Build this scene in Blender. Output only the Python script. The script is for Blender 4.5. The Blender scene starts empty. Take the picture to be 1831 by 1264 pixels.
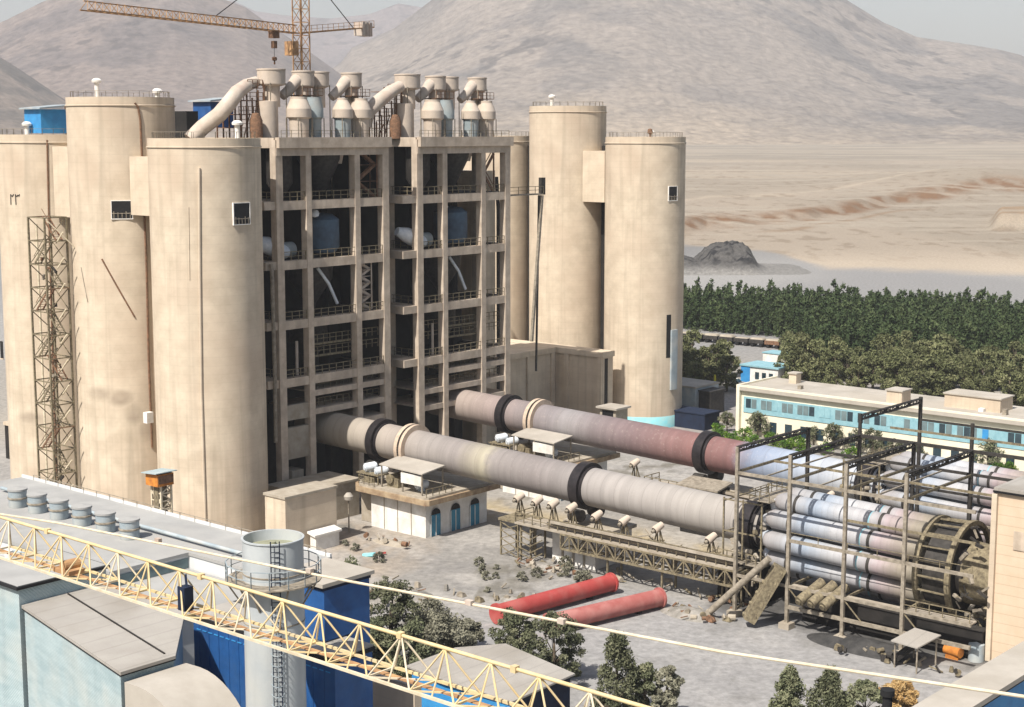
import bpy, math, random
import numpy as np
from math import sin, cos, tan, pi, radians, sqrt, atan2, hypot
from mathutils import Vector, Matrix
random.seed(7)
C = bpy.context.scene.collection
S = bpy.context.scene
# ------------------------------------------------------------------ camera, sky, sun, exposure
F, H, P, TH = 2800.0, 50.0, radians(8.07), radians(-41)
cd = bpy.data.cameras.new('camera'); cam = bpy.data.objects.new('camera', cd); C.objects.link(cam)
cam.location = (0, 0, H); cam.rotation_euler = (radians(90) - P, 0, 0)
cd.sensor_width = 36; cd.sensor_fit = 'HORIZONTAL'; cd.lens = 36 * F / 1831
cd.clip_start = 0.5; cd.clip_end = 60000
S.camera = cam
SUN_EL, SUN_AZ = radians(52), radians(34)      # azimuth: to the left of straight behind the camera
sd = Vector((-sin(SUN_AZ) * cos(SUN_EL), -cos(SUN_AZ) * cos(SUN_EL), sin(SUN_EL)))
w = bpy.data.worlds.new('World'); S.world = w; w.use_nodes = True
nt = w.node_tree; nt.nodes.clear()
sk = nt.nodes.new('ShaderNodeTexSky'); sk.sky_type = 'NISHITA'; sk.sun_disc = False
sk.sun_elevation = SUN_EL; sk.sun_rotation = atan2(sd.x, sd.y); sk.dust_density = 3.0; sk.air_density = 1.2
bg = nt.nodes.new('ShaderNodeBackground'); bg.inputs[1].default_value = 0.072
wo = nt.nodes.new('ShaderNodeOutputWorld')
nt.links.new(sk.outputs[0], bg.inputs[0]); nt.links.new(bg.outputs[0], wo.inputs[0])
ld = bpy.data.lights.new('sun', 'SUN'); ld.energy = 5.0; ld.angle = radians(0.5); ld.color = (1.0, 0.94, 0.86)
lo = bpy.data.objects.new('sun', ld); C.objects.link(lo); lo.rotation_euler = sd.to_track_quat('Z', 'Y').to_euler()
S.view_settings.view_transform = 'Standard'; S.view_settings.look = 'None'
S.view_settings.exposure = 0.5; S.view_settings.gamma = 1.0
S.cycles.volume_step_rate = 1.0; S.cycles.max_bounces = 6; S.cycles.volume_bounces = 2

# ------------------------------------------------------------------ coordinates: the plant's own grid (u along the kilns, v across)
UX, UY = cos(TH), sin(TH)
def w2p(x, y): return (x * UX + y * UY, -x * UY + y * UX)
def W(u, v, z=0): return Vector((u * UX - v * UY, u * UY + v * UX, z))
def ray(px, py):
    a = (px - 915.5) / F; b = (632 - py) / F
    return (a, cos(P) + b * sin(P), -sin(P) + b * cos(P))
def _fin(r, t):
    u, v = w2p(r[0] * t, r[1] * t); return (u, v, H + r[2] * t)
def pz(px, py, z): r = ray(px, py); return _fin(r, (z - H) / r[2])
def pY(px, py, Y): r = ray(px, py); return _fin(r, Y / r[1])
def pu(px, py, u): r = ray(px, py); q = w2p(r[0], r[1]); return _fin(r, u / q[0])
def pv(px, py, v): r = ray(px, py); q = w2p(r[0], r[1]); return _fin(r, v / q[1])

# ------------------------------------------------------------------ materials
MATS = {}
def mat(name, c1, c2=None, scale=1.0, rough=0.85, metal=0.0, bump=0.15, stretch=(1, 1, 1), detail=6, c3=None, s3=0.15, amt3=0.6, streak=0.0, bands=0.0, bandscale=1.0, bandaxis='Z', spec=0.3, bumpd=0.05, corr=0.0, corraxis='X'):
    if name in MATS: return MATS[name]
    m = bpy.data.materials.new(name); m.use_nodes = True; n = m.node_tree; N = n.nodes; L = n.links
    b = N['Principled BSDF']; b.inputs['Roughness'].default_value = rough; b.inputs['Metallic'].default_value = metal
    b.inputs['Specular IOR Level'].default_value = spec
    tc = N.new('ShaderNodeTexCoord'); mp = N.new('ShaderNodeMapping'); mp.inputs['Scale'].default_value = stretch
    L.new(tc.outputs['Object'], mp.inputs[0])
    nz = N.new('ShaderNodeTexNoise'); nz.inputs['Scale'].default_value = scale; nz.inputs['Detail'].default_value = detail; nz.inputs['Roughness'].default_value = .62
    L.new(mp.outputs[0], nz.inputs[0])
    rp = N.new('ShaderNodeValToRGB'); rp.color_ramp.elements[0].position = .36; rp.color_ramp.elements[1].position = .66
    c2 = c2 or tuple(x * .8 for x in c1)
    rp.color_ramp.elements[0].color = (*c2, 1); rp.color_ramp.elements[1].color = (*c1, 1)
    L.new(nz.outputs[0], rp.inputs[0]); col = rp.outputs[0]
    def mix(fac, a, bcol, mode='MIX'):
        x = N.new('ShaderNodeMix'); x.data_type = 'RGBA'; x.blend_type = mode
        if isinstance(fac, float): x.inputs[0].default_value = fac
        else: L.new(fac, x.inputs[0])
        L.new(a, x.inputs[6])
        if isinstance(bcol, tuple): x.inputs[7].default_value = (*bcol, 1)
        else: L.new(bcol, x.inputs[7])
        return x.outputs[2]
    def ramp(src, a, bb, lo=0., hi=1.):
        r = N.new('ShaderNodeMapRange'); r.inputs[1].default_value = a; r.inputs[2].default_value = bb
        r.inputs[3].default_value = lo; r.inputs[4].default_value = hi; L.new(src, r.inputs[0]); return r.outputs[0]
    if c3:
        n3 = N.new('ShaderNodeTexNoise'); n3.inputs['Scale'].default_value = s3; n3.inputs['Detail'].default_value = 5
        L.new(tc.outputs['Object'], n3.inputs[0])
        col = mix(ramp(n3.outputs[0], .45, .7, 0, amt3), col, c3)
    if streak:
        ms = N.new('ShaderNodeMapping'); ms.inputs['Scale'].default_value = (.83, .71, .031); ms.inputs['Rotation'].default_value = (.05, .03, .6); L.new(tc.outputs['Object'], ms.inputs[0])
        ns = N.new('ShaderNodeTexNoise'); ns.inputs['Scale'].default_value = 1.0; ns.inputs['Detail'].default_value = 6; ns.inputs['Distortion'].default_value = .7; L.new(ms.outputs[0], ns.inputs[0])
        col = mix(ramp(ns.outputs[0], .5, .75, 0, streak), col, tuple(x * .62 for x in c2))
    if bands:
        wv = N.new('ShaderNodeTexWave'); wv.wave_type = 'BANDS'; wv.bands_direction = bandaxis; wv.wave_profile = 'SAW'
        wv.inputs['Scale'].default_value = bandscale; wv.inputs['Distortion'].default_value = .25; wv.inputs['Detail'].default_value = 2
        L.new(tc.outputs['Object'], wv.inputs[0])
        col = mix(ramp(wv.outputs['Fac'], .0, .12, bands, 0), col, tuple(x * .5 for x in c2))
    L.new(col, b.inputs['Base Color'])
    if bump or corr:
        bp = N.new('ShaderNodeBump'); bp.inputs['Strength'].default_value = max(bump, .01); bp.inputs['Distance'].default_value = bumpd
        L.new(nz.outputs[0], bp.inputs['Height']); out = bp.outputs[0]
        if corr:
            w2 = N.new('ShaderNodeTexWave'); w2.bands_direction = corraxis; w2.inputs['Scale'].default_value = corr; w2.inputs['Distortion'].default_value = 0
            L.new(tc.outputs['Object'], w2.inputs[0])
            b2 = N.new('ShaderNodeBump'); b2.inputs['Strength'].default_value = .6; b2.inputs['Distance'].default_value = .04
            L.new(w2.outputs['Fac'], b2.inputs['Height']); L.new(out, b2.inputs['Normal']); out = b2.outputs[0]
        L.new(out, b.inputs['Normal'])
    MATS[name] = m; return m
M = {}
M['silo'] = mat('silo_concrete', (.62, .53, .41), (.49, .41, .31), .35, c3=(.48, .38, .285), s3=.11, amt3=.8, streak=.55, bands=.14, bandscale=.3, bump=.15)
M['conc'] = mat('tower_concrete', (.60, .51, .41), (.44, .36, .28), .8, c3=(.30, .25, .2), s3=.3, amt3=.5, streak=.6)
M['dconc'] = mat('dark_or_shaded_concrete', (.025, .022, .02), (.012, .011, .01), .6)  # near-black: tower interior shade painted in; plain dark concrete elsewhere
M['rdust'] = mat('rusty_dusty_slab', (.40, .31, .20), (.22, .145, .09), .9)
M['dust'] = mat('dusty_concrete', (0.400, 0.360, 0.296), (0.288, 0.248, 0.192), .9, c3=(.28, .24, .19), s3=.4)
M['white'] = mat('white_plaster', (.80, .79, .76), (.62, .60, .56), .8, c3=(.48, .44, .38), s3=.35, amt3=.5, streak=.35)
M['cwhite'] = mat('cool_white_wall', (.62, .63, .63), (.52, .53, .53), .5, streak=.25)
M['cream'] = mat('cream_plaster', (.78, .73, .58), (.68, .63, .49), .5, streak=.12)
M['croof'] = mat('cool_grey_roof', (0.360, 0.360, 0.349), (0.288, 0.288, 0.281), .3, c3=(.33, .32, .30), s3=.15)
M['roofw'] = mat('pale_roof', (0.432, 0.400, 0.353), (0.331, 0.302, 0.259), .25, c3=(.40, .36, .3), s3=.1)
M['steel'] = mat('dusty_steel', (.33, .29, .23), (.18, .155, .12), 2.0, rough=.7)
M['dsteel'] = mat('dark_steel', (.05, .045, .04), (.022, .02, .018), 2.0, rough=.65)
M['rust'] = mat('rusty_steel', (.24, .13, .075), (.11, .065, .04), 3.0)
M['osteel'] = mat('olive_dusty_steel', (.26, .22, .14), (.11, .09, .06), 3.0)
M['orange'] = mat('orange_paint', (.62, .24, .04), (.36, .13, .03), 1.5)
M['blue'] = mat('blue_cladding', (.02, .10, .30), (.014, .07, .215), .8, rough=.55, c3=(.06, .13, .27), s3=.35, amt3=.6, corr=3.2, corraxis='X', streak=.2)
M['bblue'] = mat('bright_blue_cladding', (.05, .30, .62), (.04, .22, .5), .8, rough=.5, corr=3.0, corraxis='X')
M['navy'] = mat('navy_metal', (.012, .022, .05), (.008, .013, .03), 1)
M['pblue'] = mat('pale_blue_sheet', (.38, .47, .49), (.29, .38, .405), .5, rough=.55, stretch=(1, 1, 4), corr=2.4, corraxis='DIAGONAL', c3=(.50, .50, .46), s3=.25, streak=.3)
M['gblue'] = mat('grey_blue_sheet', (.34, .40, .43), (.25, .30, .33), .7, rough=.5, c3=(.5, .48, .43), s3=.5)
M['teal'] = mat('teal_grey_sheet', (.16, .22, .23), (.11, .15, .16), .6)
M['groof'] = mat('grey_metal_roof', (0.374, 0.353, 0.320), (0.331, 0.310, 0.281), .4, rough=.6, c3=(.26, .235, .2), s3=.18, amt3=.8, bands=.35, bandscale=.16, bandaxis='X', corr=1.6, corraxis='X', bump=.08)
M['tank'] = mat('tank_paint', (.46, .49, .50), (.37, .40, .415), .6, rough=.5, c3=(.36, .36, .33), s3=.3, streak=.35)
M['tankin'] = mat('dusty_tank_lid', (.30, .31, .22), (.22, .22, .15), .8)
M['yellow'] = mat('yellow_crane_paint', (.72, .58, .32), (.55, .42, .22), 1.5, rough=.5, c3=(.5, .42, .3), s3=.8)
M['pyellow'] = mat('pale_crane_paint', (0.680, 0.612, 0.468), (0.527, 0.451, 0.323), 2, rough=.5)
M['ocrane'] = mat('rusty_crane_paint', (.50, .30, .14), (.27, .15, .08), 1.5)
M['cyc'] = mat('dusty_cyclone', (.56, .48, .40), (.46, .385, .31), .5, c3=(.35, .32, .30), s3=.3, streak=.3)
M['cycb'] = mat('blue_grey_vessel', (.30, .36, .38), (.22, .26, .27), .7, c3=(.45, .42, .37), s3=.5)
M['vess'] = mat('dark_blue_vessel', (.09, .15, .22), (.06, .09, .13), .5)
M['wvess'] = mat('white_vessel', (.72, .75, .78), (.5, .55, .6), 1)
M['duct'] = mat('pale_duct', (.54, .475, .41), (.42, .36, .30), .7, c3=(.42, .3, .24), s3=.4)
M['tyre'] = mat('kiln_tyre_steel', (.035, .03, .032), (.02, .018, .02), 2, rough=.45, metal=.3)
M['gear'] = mat('gear_guard', (.55, .44, .34), (.42, .33, .25), 2)
M['tube'] = mat('cooler_tube_metal', (.66, .68, .71), (.48, .50, .54), 1.1, rough=.42, metal=.25, c3=(.32, .45, .58), s3=.35, amt3=.7)
M['tubep'] = mat('dusty_cooler_tube', (.36, .30, .29), (.25, .21, .20), 1.1, rough=.6, c3=(.30, .27, .17), s3=.3)
M['red'] = mat('red_pipe_paint', (.38, .06, .055), (.31, .05, .045), .7, rough=.6, c3=(.42, .2, .17), s3=.5, amt3=.35)
M['redd'] = mat('dusty_red_pipe_paint', (.38, .14, .125), (.31, .09, .08), .7, rough=.7, c3=(.5, .28, .25), s3=.5, amt3=.4)
M['brick'] = mat('beige_sheet_wall', (.60, .47, .35), (.54, .42, .30), .4, bands=.5, bandscale=.33, streak=.15)
M['dark'] = mat('dark_opening', (.012, .012, .013), (.006, .006, .007), 1, rough=.6, bump=0)
M['glass'] = mat('window_glass', (.03, .055, .07), (.015, .03, .04), .8, rough=.12, bump=0, spec=.6)
M['teald'] = mat('blue_door_paint', (.05, .24, .36), (.035, .17, .27), 1.2, rough=.5)
M['band'] = mat('light_blue_band', (.28, .47, .52), (.2, .38, .44), 1, rough=.5)
M['turq'] = mat('turquoise_paint', (.22, .62, .70), (.35, .6, .6), .8)
M['coal'] = mat('dark_clinker', (.06, .058, .056), (.03, .03, .03), .8, bump=.6, bumpd=.3)
M['pile'] = mat('grey_rubble', (.33, .31, .28), (.17, .16, .14), .9, bump=.8, bumpd=.3)
M['black'] = mat('black_plastic', (.015, .015, .017), (.01, .01, .01), 1)
M['bark'] = mat('bark', (.13, .10, .07), (.07, .055, .04), 3)
def leafmat(name, a, b, c):
    m = bpy.data.materials.new(name); m.use_nodes = True; n = m.node_tree; N = n.nodes; L = n.links
    bs = N['Principled BSDF']; bs.inputs['Roughness'].default_value = .8; bs.inputs['Specular IOR Level'].default_value = .15
    at = N.new('ShaderNodeAttribute'); at.attribute_name = 'tint'
    rp = N.new('ShaderNodeValToRGB'); e = rp.color_ramp.elements; e[0].color = (*a, 1); e[1].color = (*c, 1)
    x = e.new(.5); x.color = (*b, 1); L.new(at.outputs['Fac'], rp.inputs[0])
    oi = N.new('ShaderNodeObjectInfo'); hs = N.new('ShaderNodeHueSaturation')
    mr = N.new('ShaderNodeMapRange'); mr.inputs[3].default_value = .75; mr.inputs[4].default_value = 1.25; L.new(oi.outputs['Random'], mr.inputs[0])
    L.new(mr.outputs[0], hs.inputs['Value']); L.new(rp.outputs[0], hs.inputs['Color']); L.new(hs.outputs[0], bs.inputs['Base Color'])
    return m
M['leafd'] = leafmat('dark_pine_leaf', (.035, .058, .022), (.062, .092, .036), (.11, .14, .06))
M['leafo'] = leafmat('olive_pine_leaf', (.07, .08, .035), (.12, .13, .06), (.19, .19, .10))
M['leafg'] = leafmat('dusty_grey_leaf', (.10, .10, .075), (.19, .185, .135), (.30, .29, .22))
M['leafb'] = leafmat('garden_leaf', (.03, .07, .012), (.07, .14, .02), (.17, .24, .03))
M['leafy'] = leafmat('dusty_green_leaf', (.065, .075, .042), (.12, .13, .075), (.21, .21, .13))
M['leaft'] = leafmat('dry_orange_leaf', (.3, .18, .07), (.42, .28, .12), (.5, .38, .2))

# ------------------------------------------------------------------ mesh builder (plant coordinates)
class MB:
    def __init__(s): s.v = []; s.f = []
    def add(s, vs, fs):
        o = len(s.v); s.v += [tuple(p) for p in vs]; s.f += [tuple(i + o for i in f) for f in fs]; return s
    def box(s, x0, x1, y0, y1, z0, z1):
        return s.add([(x0, y0, z0), (x1, y0, z0), (x1, y1, z0), (x0, y1, z0), (x0, y0, z1), (x1, y0, z1), (x1, y1, z1), (x0, y1, z1)],
                     [(0, 3, 2, 1), (4, 5, 6, 7), (0, 1, 5, 4), (1, 2, 6, 5), (2, 3, 7, 6), (3, 0, 4, 7)])
    def hexa(s, b, t):
        n = len(b); return s.add(list(b) + list(t), [tuple(range(n - 1, -1, -1)), tuple(range(n, 2 * n))] + [(i, (i + 1) % n, n + (i + 1) % n, n + i) for i in range(n)])
    def prism(s, pts, z0, z1):
        a = sum(pts[i][0] * pts[(i + 1) % len(pts)][1] - pts[(i + 1) % len(pts)][0] * pts[i][1] for i in range(len(pts)))
        if a < 0: pts = pts[::-1]
        f = lambda q, z: (q[0], q[1], z)
        return s.hexa([f(q, z0) for q in pts], [f(q, z1) for q in pts])
    def bar(s, p, q, a=.1, b=None):
        b = b or a; p = Vector(p); q = Vector(q); d = q - p
        if d.length < 1e-6: return s
        d.normalize(); up = Vector((0, 0, 1)) if abs(d.z) < .95 else Vector((0, 1, 0))
        x = d.cross(up).normalized() * a / 2; y = x.cross(d).normalized() * b / 2
        o = [(-1, -1), (1, -1), (1, 1), (-1, 1)]
        return s.hexa([p + x * i + y * j for i, j in o], [q + x * i + y * j for i, j in o])
    def cyl(s, p, q, r, r2=None, n=20, caps=True):
        r2 = r if r2 is None else r2; p = Vector(p); q = Vector(q); d = (q - p).normalized()
        up = Vector((0, 0, 1)) if abs(d.z) < .95 else Vector((0, 1, 0))
        x = d.cross(up).normalized(); y = d.cross(x).normalized()
        A = [p + (x * cos(t) + y * sin(t)) * r for t in [2 * pi * i / n for i in range(n)]]
        B = [q + (x * cos(t) + y * sin(t)) * r2 for t in [2 * pi * i / n for i in range(n)]]
        f = [(i, (i + 1) % n, n + (i + 1) % n, n + i) for i in range(n)]
        if caps: f += [tuple(range(n - 1, -1, -1)), tuple(range(n, 2 * n))]
        return s.add(A + B, f)
    def tube(s, pts, r, n=10, caps=True):
        pts = [Vector(p) for p in pts]; rings = []
        x = None
        for i, p in enumerate(pts):
            d = ((pts[i + 1] - p).normalized() if i < len(pts) - 1 else Vector()) + ((p - pts[i - 1]).normalized() if i else Vector())
            d.normalize()
            if x is None: x = d.cross(Vector((0, 0, 1)) if abs(d.z) < .9 else Vector((0, 1, 0)))
            x = (x - d * x.dot(d)).normalized(); y = d.cross(x)
            rr = r[i] if isinstance(r, (list, tuple)) else r
            rings.append([p + (x * cos(t) + y * sin(t)) * rr for t in [2 * pi * k / n for k in range(n)]])
        o = len(s.v); s.v += [tuple(a) for g in rings for a in g]
        for i in range(len(rings) - 1):
            for k in range(n): s.f.append((o + i * n + k, o + i * n + (k + 1) % n, o + (i + 1) * n + (k + 1) % n, o + (i + 1) * n + k))
        if caps: s.f.append(tuple(o + k for k in range(n - 1, -1, -1))); s.f.append(tuple(o + (len(rings) - 1) * n + k for k in range(n)))
        return s
    def lathe(s, c, prof, n=64, axis='z'):       # prof: (radius, height along the axis)
        o = len(s.v)
        for r, h in prof:
            for k in range(n):
                t = 2 * pi * k / n; a, b = r * cos(t), r * sin(t)
                s.v.append((c[0] + a, c[1] + b, c[2] + h) if axis == 'z' else (c[0] + h, c[1] + a, c[2] + b))
        for i in range(len(prof) - 1):
            for k in range(n): s.f.append((o + i * n + k, o + i * n + (k + 1) % n, o + (i + 1) * n + (k + 1) % n, o + (i + 1) * n + k))
        return s
    def rail(s, pts, h=1.1, sp=1.5, t=.07, mid=True):
        for p, q in zip(pts[:-1], pts[1:]):
            p = Vector(p); q = Vector(q); L = (q - p).length; n = max(1, int(L / sp)); up = Vector((0, 0, h))
            s.bar(p + up, q + up, t)
            if mid: s.bar(p + up * .5, q + up * .5, t * .8)
            for i in range(n + 1):
                a = p.lerp(q, i / n); s.bar(a, a + up, t)
        return s
    def truss(s, p, q, wv, hv, n, t=.1, tt=.06):  # box lattice from p to q; wv and hv are its width and height vectors
        p = Vector(p); q = Vector(q); wv = Vector(wv); hv = Vector(hv)
        cs = [-wv / 2, wv / 2, wv / 2 + hv, -wv / 2 + hv]
        for c in cs: s.bar(p + c, q + c, t)
        for i in range(n + 1):
            a = p.lerp(q, i / n)
            for k in range(4): s.bar(a + cs[k], a + cs[(k + 1) % 4], tt)
            if i < n:
                b = p.lerp(q, (i + 1) / n)
                for k in range(4):
                    k2 = (k + 1) % 4
                    s.bar(a + cs[k if i % 2 else k2], b + cs[k2 if i % 2 else k], tt)
        return s
    def build(s, name, m, parent=None, smooth=False, base=None, plant=True, sharp=38):
        b = Vector(BASE[parent.name]) if parent else Vector(base or (0, 0, 0))
        me = bpy.data.meshes.new(name)
        me.from_pydata([(x - b[0], y - b[1], z - b[2]) for x, y, z in s.v], [], s.f); me.validate(); me.update()
        me.materials.append(m)
        import bmesh
        bm = bmesh.new(); bm.from_mesh(me); bmesh.ops.recalc_face_normals(bm, faces=bm.faces); bm.to_mesh(me); bm.free()
        if smooth:
            me.shade_smooth(); me.set_sharp_from_angle(angle=radians(sharp))
        o = bpy.data.objects.new(name, me); C.objects.link(o)
        if parent: o.parent = parent; BASE[o.name] = BASE[parent.name]
        else:
            o.location = W(*b) if plant else b
            if plant: o.rotation_euler = (0, 0, TH)
            BASE[o.name] = tuple(b)
        return o
BASE = {}
def tag(o, label, cat, group=None, kind=None):
    if label: o['label'] = label
    if cat: o['category'] = cat
    if group: o['group'] = group
    if kind: o['kind'] = kind
    return o
def thing(name, label, cat, base, group=None):
    o = bpy.data.objects.new(name, None); C.objects.link(o); o.empty_display_size = .5
    o.location = W(*base); o.rotation_euler = (0, 0, TH); BASE[o.name] = tuple(base); return tag(o, label, cat, group)
def dup(root, d, label, group=None):              # d: shift in plant coordinates
    r = root.copy(); C.objects.link(r); r.location = root.location + W(*d); r['label'] = label
    if group: r['group'] = group
    for ch in list(root.children):
        c = ch.copy(); C.objects.link(c); c.parent = r
        for g in list(ch.children):
            e = g.copy(); C.objects.link(e); e.parent = c
    return r

# ------------------------------------------------------------------ noise for terrain
def vnoise(x, y, seed=0):
    xi = np.floor(x).astype(np.int64); yi = np.floor(y).astype(np.int64); xf = x - xi; yf = y - yi
    def h(a, b):
        n = (a * 374761393 + b * 668265263 + seed * 1442695041) & 0xffffffff
        n = ((n ^ (n >> 13)) * 1274126177) & 0xffffffff
        return ((n ^ (n >> 16)) & 0xffff) / 65535.0
    u = xf * xf * (3 - 2 * xf); v = yf * yf * (3 - 2 * yf)
    return (h(xi, yi) * (1 - u) + h(xi + 1, yi) * u) * (1 - v) + (h(xi, yi + 1) * (1 - u) + h(xi + 1, yi + 1) * u) * v
def fbm(x, y, o=5, seed=0, ridge=False):
    s = 0; a = .5; t = 0
    for i in range(o):
        n = vnoise(x * 2 ** i, y * 2 ** i, seed + i)
        if ridge: n = 1 - abs(2 * n - 1)
        s = s + n * a; t += a; a *= .5
    return s / t
def sstep(a, b, x):
    t = np.clip((x - a) / (b - a), 0, 1); return t * t * (3 - 2 * t)
def sheet(name, X, Y, Z, col, m, kind='structure'):
    r, c = X.shape; me = bpy.data.meshes.new(name)
    co = np.stack([X, Y, Z], -1).reshape(-1, 3); idx = np.arange(r * c).reshape(r, c)
    q = np.stack([idx[:-1, :-1], idx[:-1, 1:], idx[1:, 1:], idx[1:, :-1]], -1).reshape(-1, 4)
    me.vertices.add(len(co)); me.vertices.foreach_set('co', co.ravel().astype(np.float32))
    me.loops.add(q.size); me.loops.foreach_set('vertex_index', q.ravel().astype(np.int32))
    me.polygons.add(len(q)); me.polygons.foreach_set('loop_start', np.arange(0, q.size, 4, dtype=np.int32))
    me.update(calc_edges=True); me.shade_smooth()
    if col is not None:
        at = me.color_attributes.new('col', 'FLOAT_COLOR', 'POINT')
        at.data.foreach_set('color', np.concatenate([col.reshape(-1, 3), np.ones((len(co), 1))], 1).ravel().astype(np.float32))
    me.materials.append(m); o = bpy.data.objects.new(name, me); C.objects.link(o); o['kind'] = kind
    return o
def groundmat(name, scale, amt, bump, bd, scale2=None):
    m = bpy.data.materials.new(name); m.use_nodes = True; n = m.node_tree; N = n.nodes; L = n.links
    b = N['Principled BSDF']; b.inputs['Roughness'].default_value = .95; b.inputs['Specular IOR Level'].default_value = .1
    at = N.new('ShaderNodeAttribute'); at.attribute_name = 'col'; tc = N.new('ShaderNodeTexCoord')
    nz = N.new('ShaderNodeTexNoise'); nz.inputs['Scale'].default_value = scale; nz.inputs['Detail'].default_value = 9; nz.inputs['Roughness'].default_value = .68
    L.new(tc.outputs['Object'], nz.inputs[0])
    mr = N.new('ShaderNodeMapRange'); mr.inputs[1].default_value = .3; mr.inputs[2].default_value = .7; mr.inputs[3].default_value = 1 - amt; mr.inputs[4].default_value = 1 + amt * .6
    L.new(nz.outputs[0], mr.inputs[0])
    mx = N.new('ShaderNodeMix'); mx.data_type = 'RGBA'; mx.blend_type = 'MULTIPLY'; mx.inputs[0].default_value = 1
    L.new(at.outputs['Color'], mx.inputs[6]); L.new(mr.outputs[0], mx.inputs[7]); L.new(mx.outputs[2], b.inputs['Base Color'])
    bp = N.new('ShaderNodeBump'); bp.inputs['Strength'].default_value = bump; bp.inputs['Distance'].default_value = bd
    L.new(nz.outputs[0], bp.inputs['Height']); L.new(bp.outputs[0], b.inputs['Normal'])
    return m
def lerp3(a, b, t): return a + (np.array(b) - a) * t[..., None]
def pix_of(X, Y, Z):
    d = Y * cos(P) - (Z - H) * sin(P); b = Y * sin(P) + (Z - H) * cos(P); return 915.5 + F * X / d, 632 - F * b / d

# ------------------------------------------------------------------ ground sheet reaching past the mountains
def terrain():
    a = np.concatenate([np.linspace(-1.3, -.40, 30)[:-1], np.linspace(-.40, .40, 420), np.linspace(.40, 1.3, 30)[1:]])
    Yd = np.concatenate([np.linspace(2, 90, 12)[:-1], np.linspace(90, 300, 130)[:-1], 300 * (9000 / 300) ** np.concatenate([np.linspace(0, .2, 60)[:-1], np.linspace(.2, .5, 330)[:-1], np.linspace(.5, 1, 160)])])
    A, Y = np.meshgrid(a, Yd); X = A * Y
    rise = np.interp(Y, [0, 900, 3000, 9000], [0, 0, 21, 40])
    px = 915.5 + F * A * .995
    e_y = np.interp(px, [0, 1190, 1260, 1400, 1480, 1600, 1760, 1900, 2400], [430, 425, 408, 402, 390, 372, 362, 360, 360])
    Yb = (50) / np.tan(P + np.arctan((e_y - 632) / F))                        # foot line of the sand bluff, an irregular scarp across the plain
    Yb = Yb + 25 * (fbm(A * 30, Y * 0, 4, 3) - .5)
    t = sstep(0, 60, Y - Yb)
    far = sstep(430, 700, Y)
    Z = rise + far * .9 * (fbm(X / 6, Y / 14, 4, 90, True) - .6) * (.3 + 1.2 * np.exp(-((Y - Yb - 30) / 60) ** 2)) + far * (t * (4 + 1.5 * fbm(X / 60, Y / 90, 4, 5)) + 3.0 * (fbm(X / 45, Y / 60, 5, 9) - .5) * (.6 + .5 * t * (1 - sstep(200, 500, Y - Yb))))
    Z = Z * sstep(330, 700, Y)
    mound = 12 * np.exp(-(((px - 1750) / 190) ** 2 + ((Y - 1250) / 160) ** 2)); Z += mound * far
    # quarry step on the right
    q = sstep(1760, 1785, px) * sstep(795, 815, Y) * (1 - sstep(880, 960, Y)); Z += 8 * q
    Px, Py = pix_of(X, Y, Z)
    n1 = fbm(X / 25, Y / 25, 5, 1); n2 = fbm(X / 130, Y / 220, 5, 2); n3 = fbm(X / 8, Y / 8, 4, 4)
    col = np.broadcast_to(np.array((.50, .425, .33)), X.shape + (3,)).copy()
    col = lerp3(col, (.57, .48, .375), sstep(.45, .65, n2))
    farg = fbm(X / 500, Y / 90, 4, 12)
    col = lerp3(col, (.40, .35, .28), sstep(1300, 2200, Y) * sstep(.3, .6, farg) * .8)
    strk = sstep(.62, .66, fbm(X / 900, Y / 60, 3, 14)) * sstep(1000, 1600, Y)
    col = lerp3(col, (.66, .55, .42), strk * .7)
    brk = fbm(X / 40, Y / 40, 5, 77); bl = np.exp(-((Y - Yb - 25 - 50 * (brk - .5)) / 26) ** 2) * sstep(500, 650, Y)
    col = lerp3(col, (.33, .19, .10), np.clip(1.2 * bl * (sstep(.36, .56, fbm(X / 9, Y / 20, 6, 31)) * .7 + .25), 0, 1))
    bl2 = np.exp(-((Y - Yb + 55 - 30 * (brk - .5)) / 11) ** 2) * sstep(1330, 1400, px) * (1 - sstep(1600, 1680, px))
    col = lerp3(col, (.42, .29, .18), bl2 * .8)
    rd = np.exp(-((Y - Yb - 190 - 60 * np.sin(A * 9)) / 16) ** 2) * sstep(600, 700, Y); col = lerp3(col, (.68, .57, .44), rd * .8)
    col = lerp3(col, (.50, .36, .23), q); col = lerp3(col, (.34, .26, .18), sstep(.60, .70, fbm(X / 5, Y / 16, 5, 41)) * sstep(560, 700, Y) * (1 - sstep(1500, 2200, Y)) * .55); col = lerp3(col, (.62, .54, .43), sstep(.60, .66, fbm(X / 120, Y / 14, 4, 43)) * sstep(560, 700, Y) * .6)
    gz = (1 - sstep(0, 26, Y - np.interp(px, [0, 1200, 1360, 1480, 1831, 2400], [690, 700, 640, 560, 540, 540]) - 40 * (n1 - .5)))
    col = lerp3(col, (.33, .325, .32), gz)
    col = lerp3(col, (.42, .41, .39), gz * sstep(.5, .7, n2) * .8)
    plant = 1 - sstep(300, 380, Y)
    col = lerp3(col, (.40, .375, .335), plant)
    # dust and dirt in the yard
    u = X * UX + Y * UY; v = -X * UY + Y * UX
    yard = sstep(90, 100, Y) * (1 - sstep(240, 260, Y))
    col = lerp3(col, (.40, .385, .365), yard)
    col = lerp3(col, (.66, .50, .34), yard * np.clip(1.15 - np.hypot((u + 141) / 16, (v - 121) / 17), 0, 1) ** .5)
    col = lerp3(col, (.30, .285, .26), yard * sstep(.52, .64, n1) * .6 * (1 - sstep(-118, -112, u) * .3))
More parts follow.
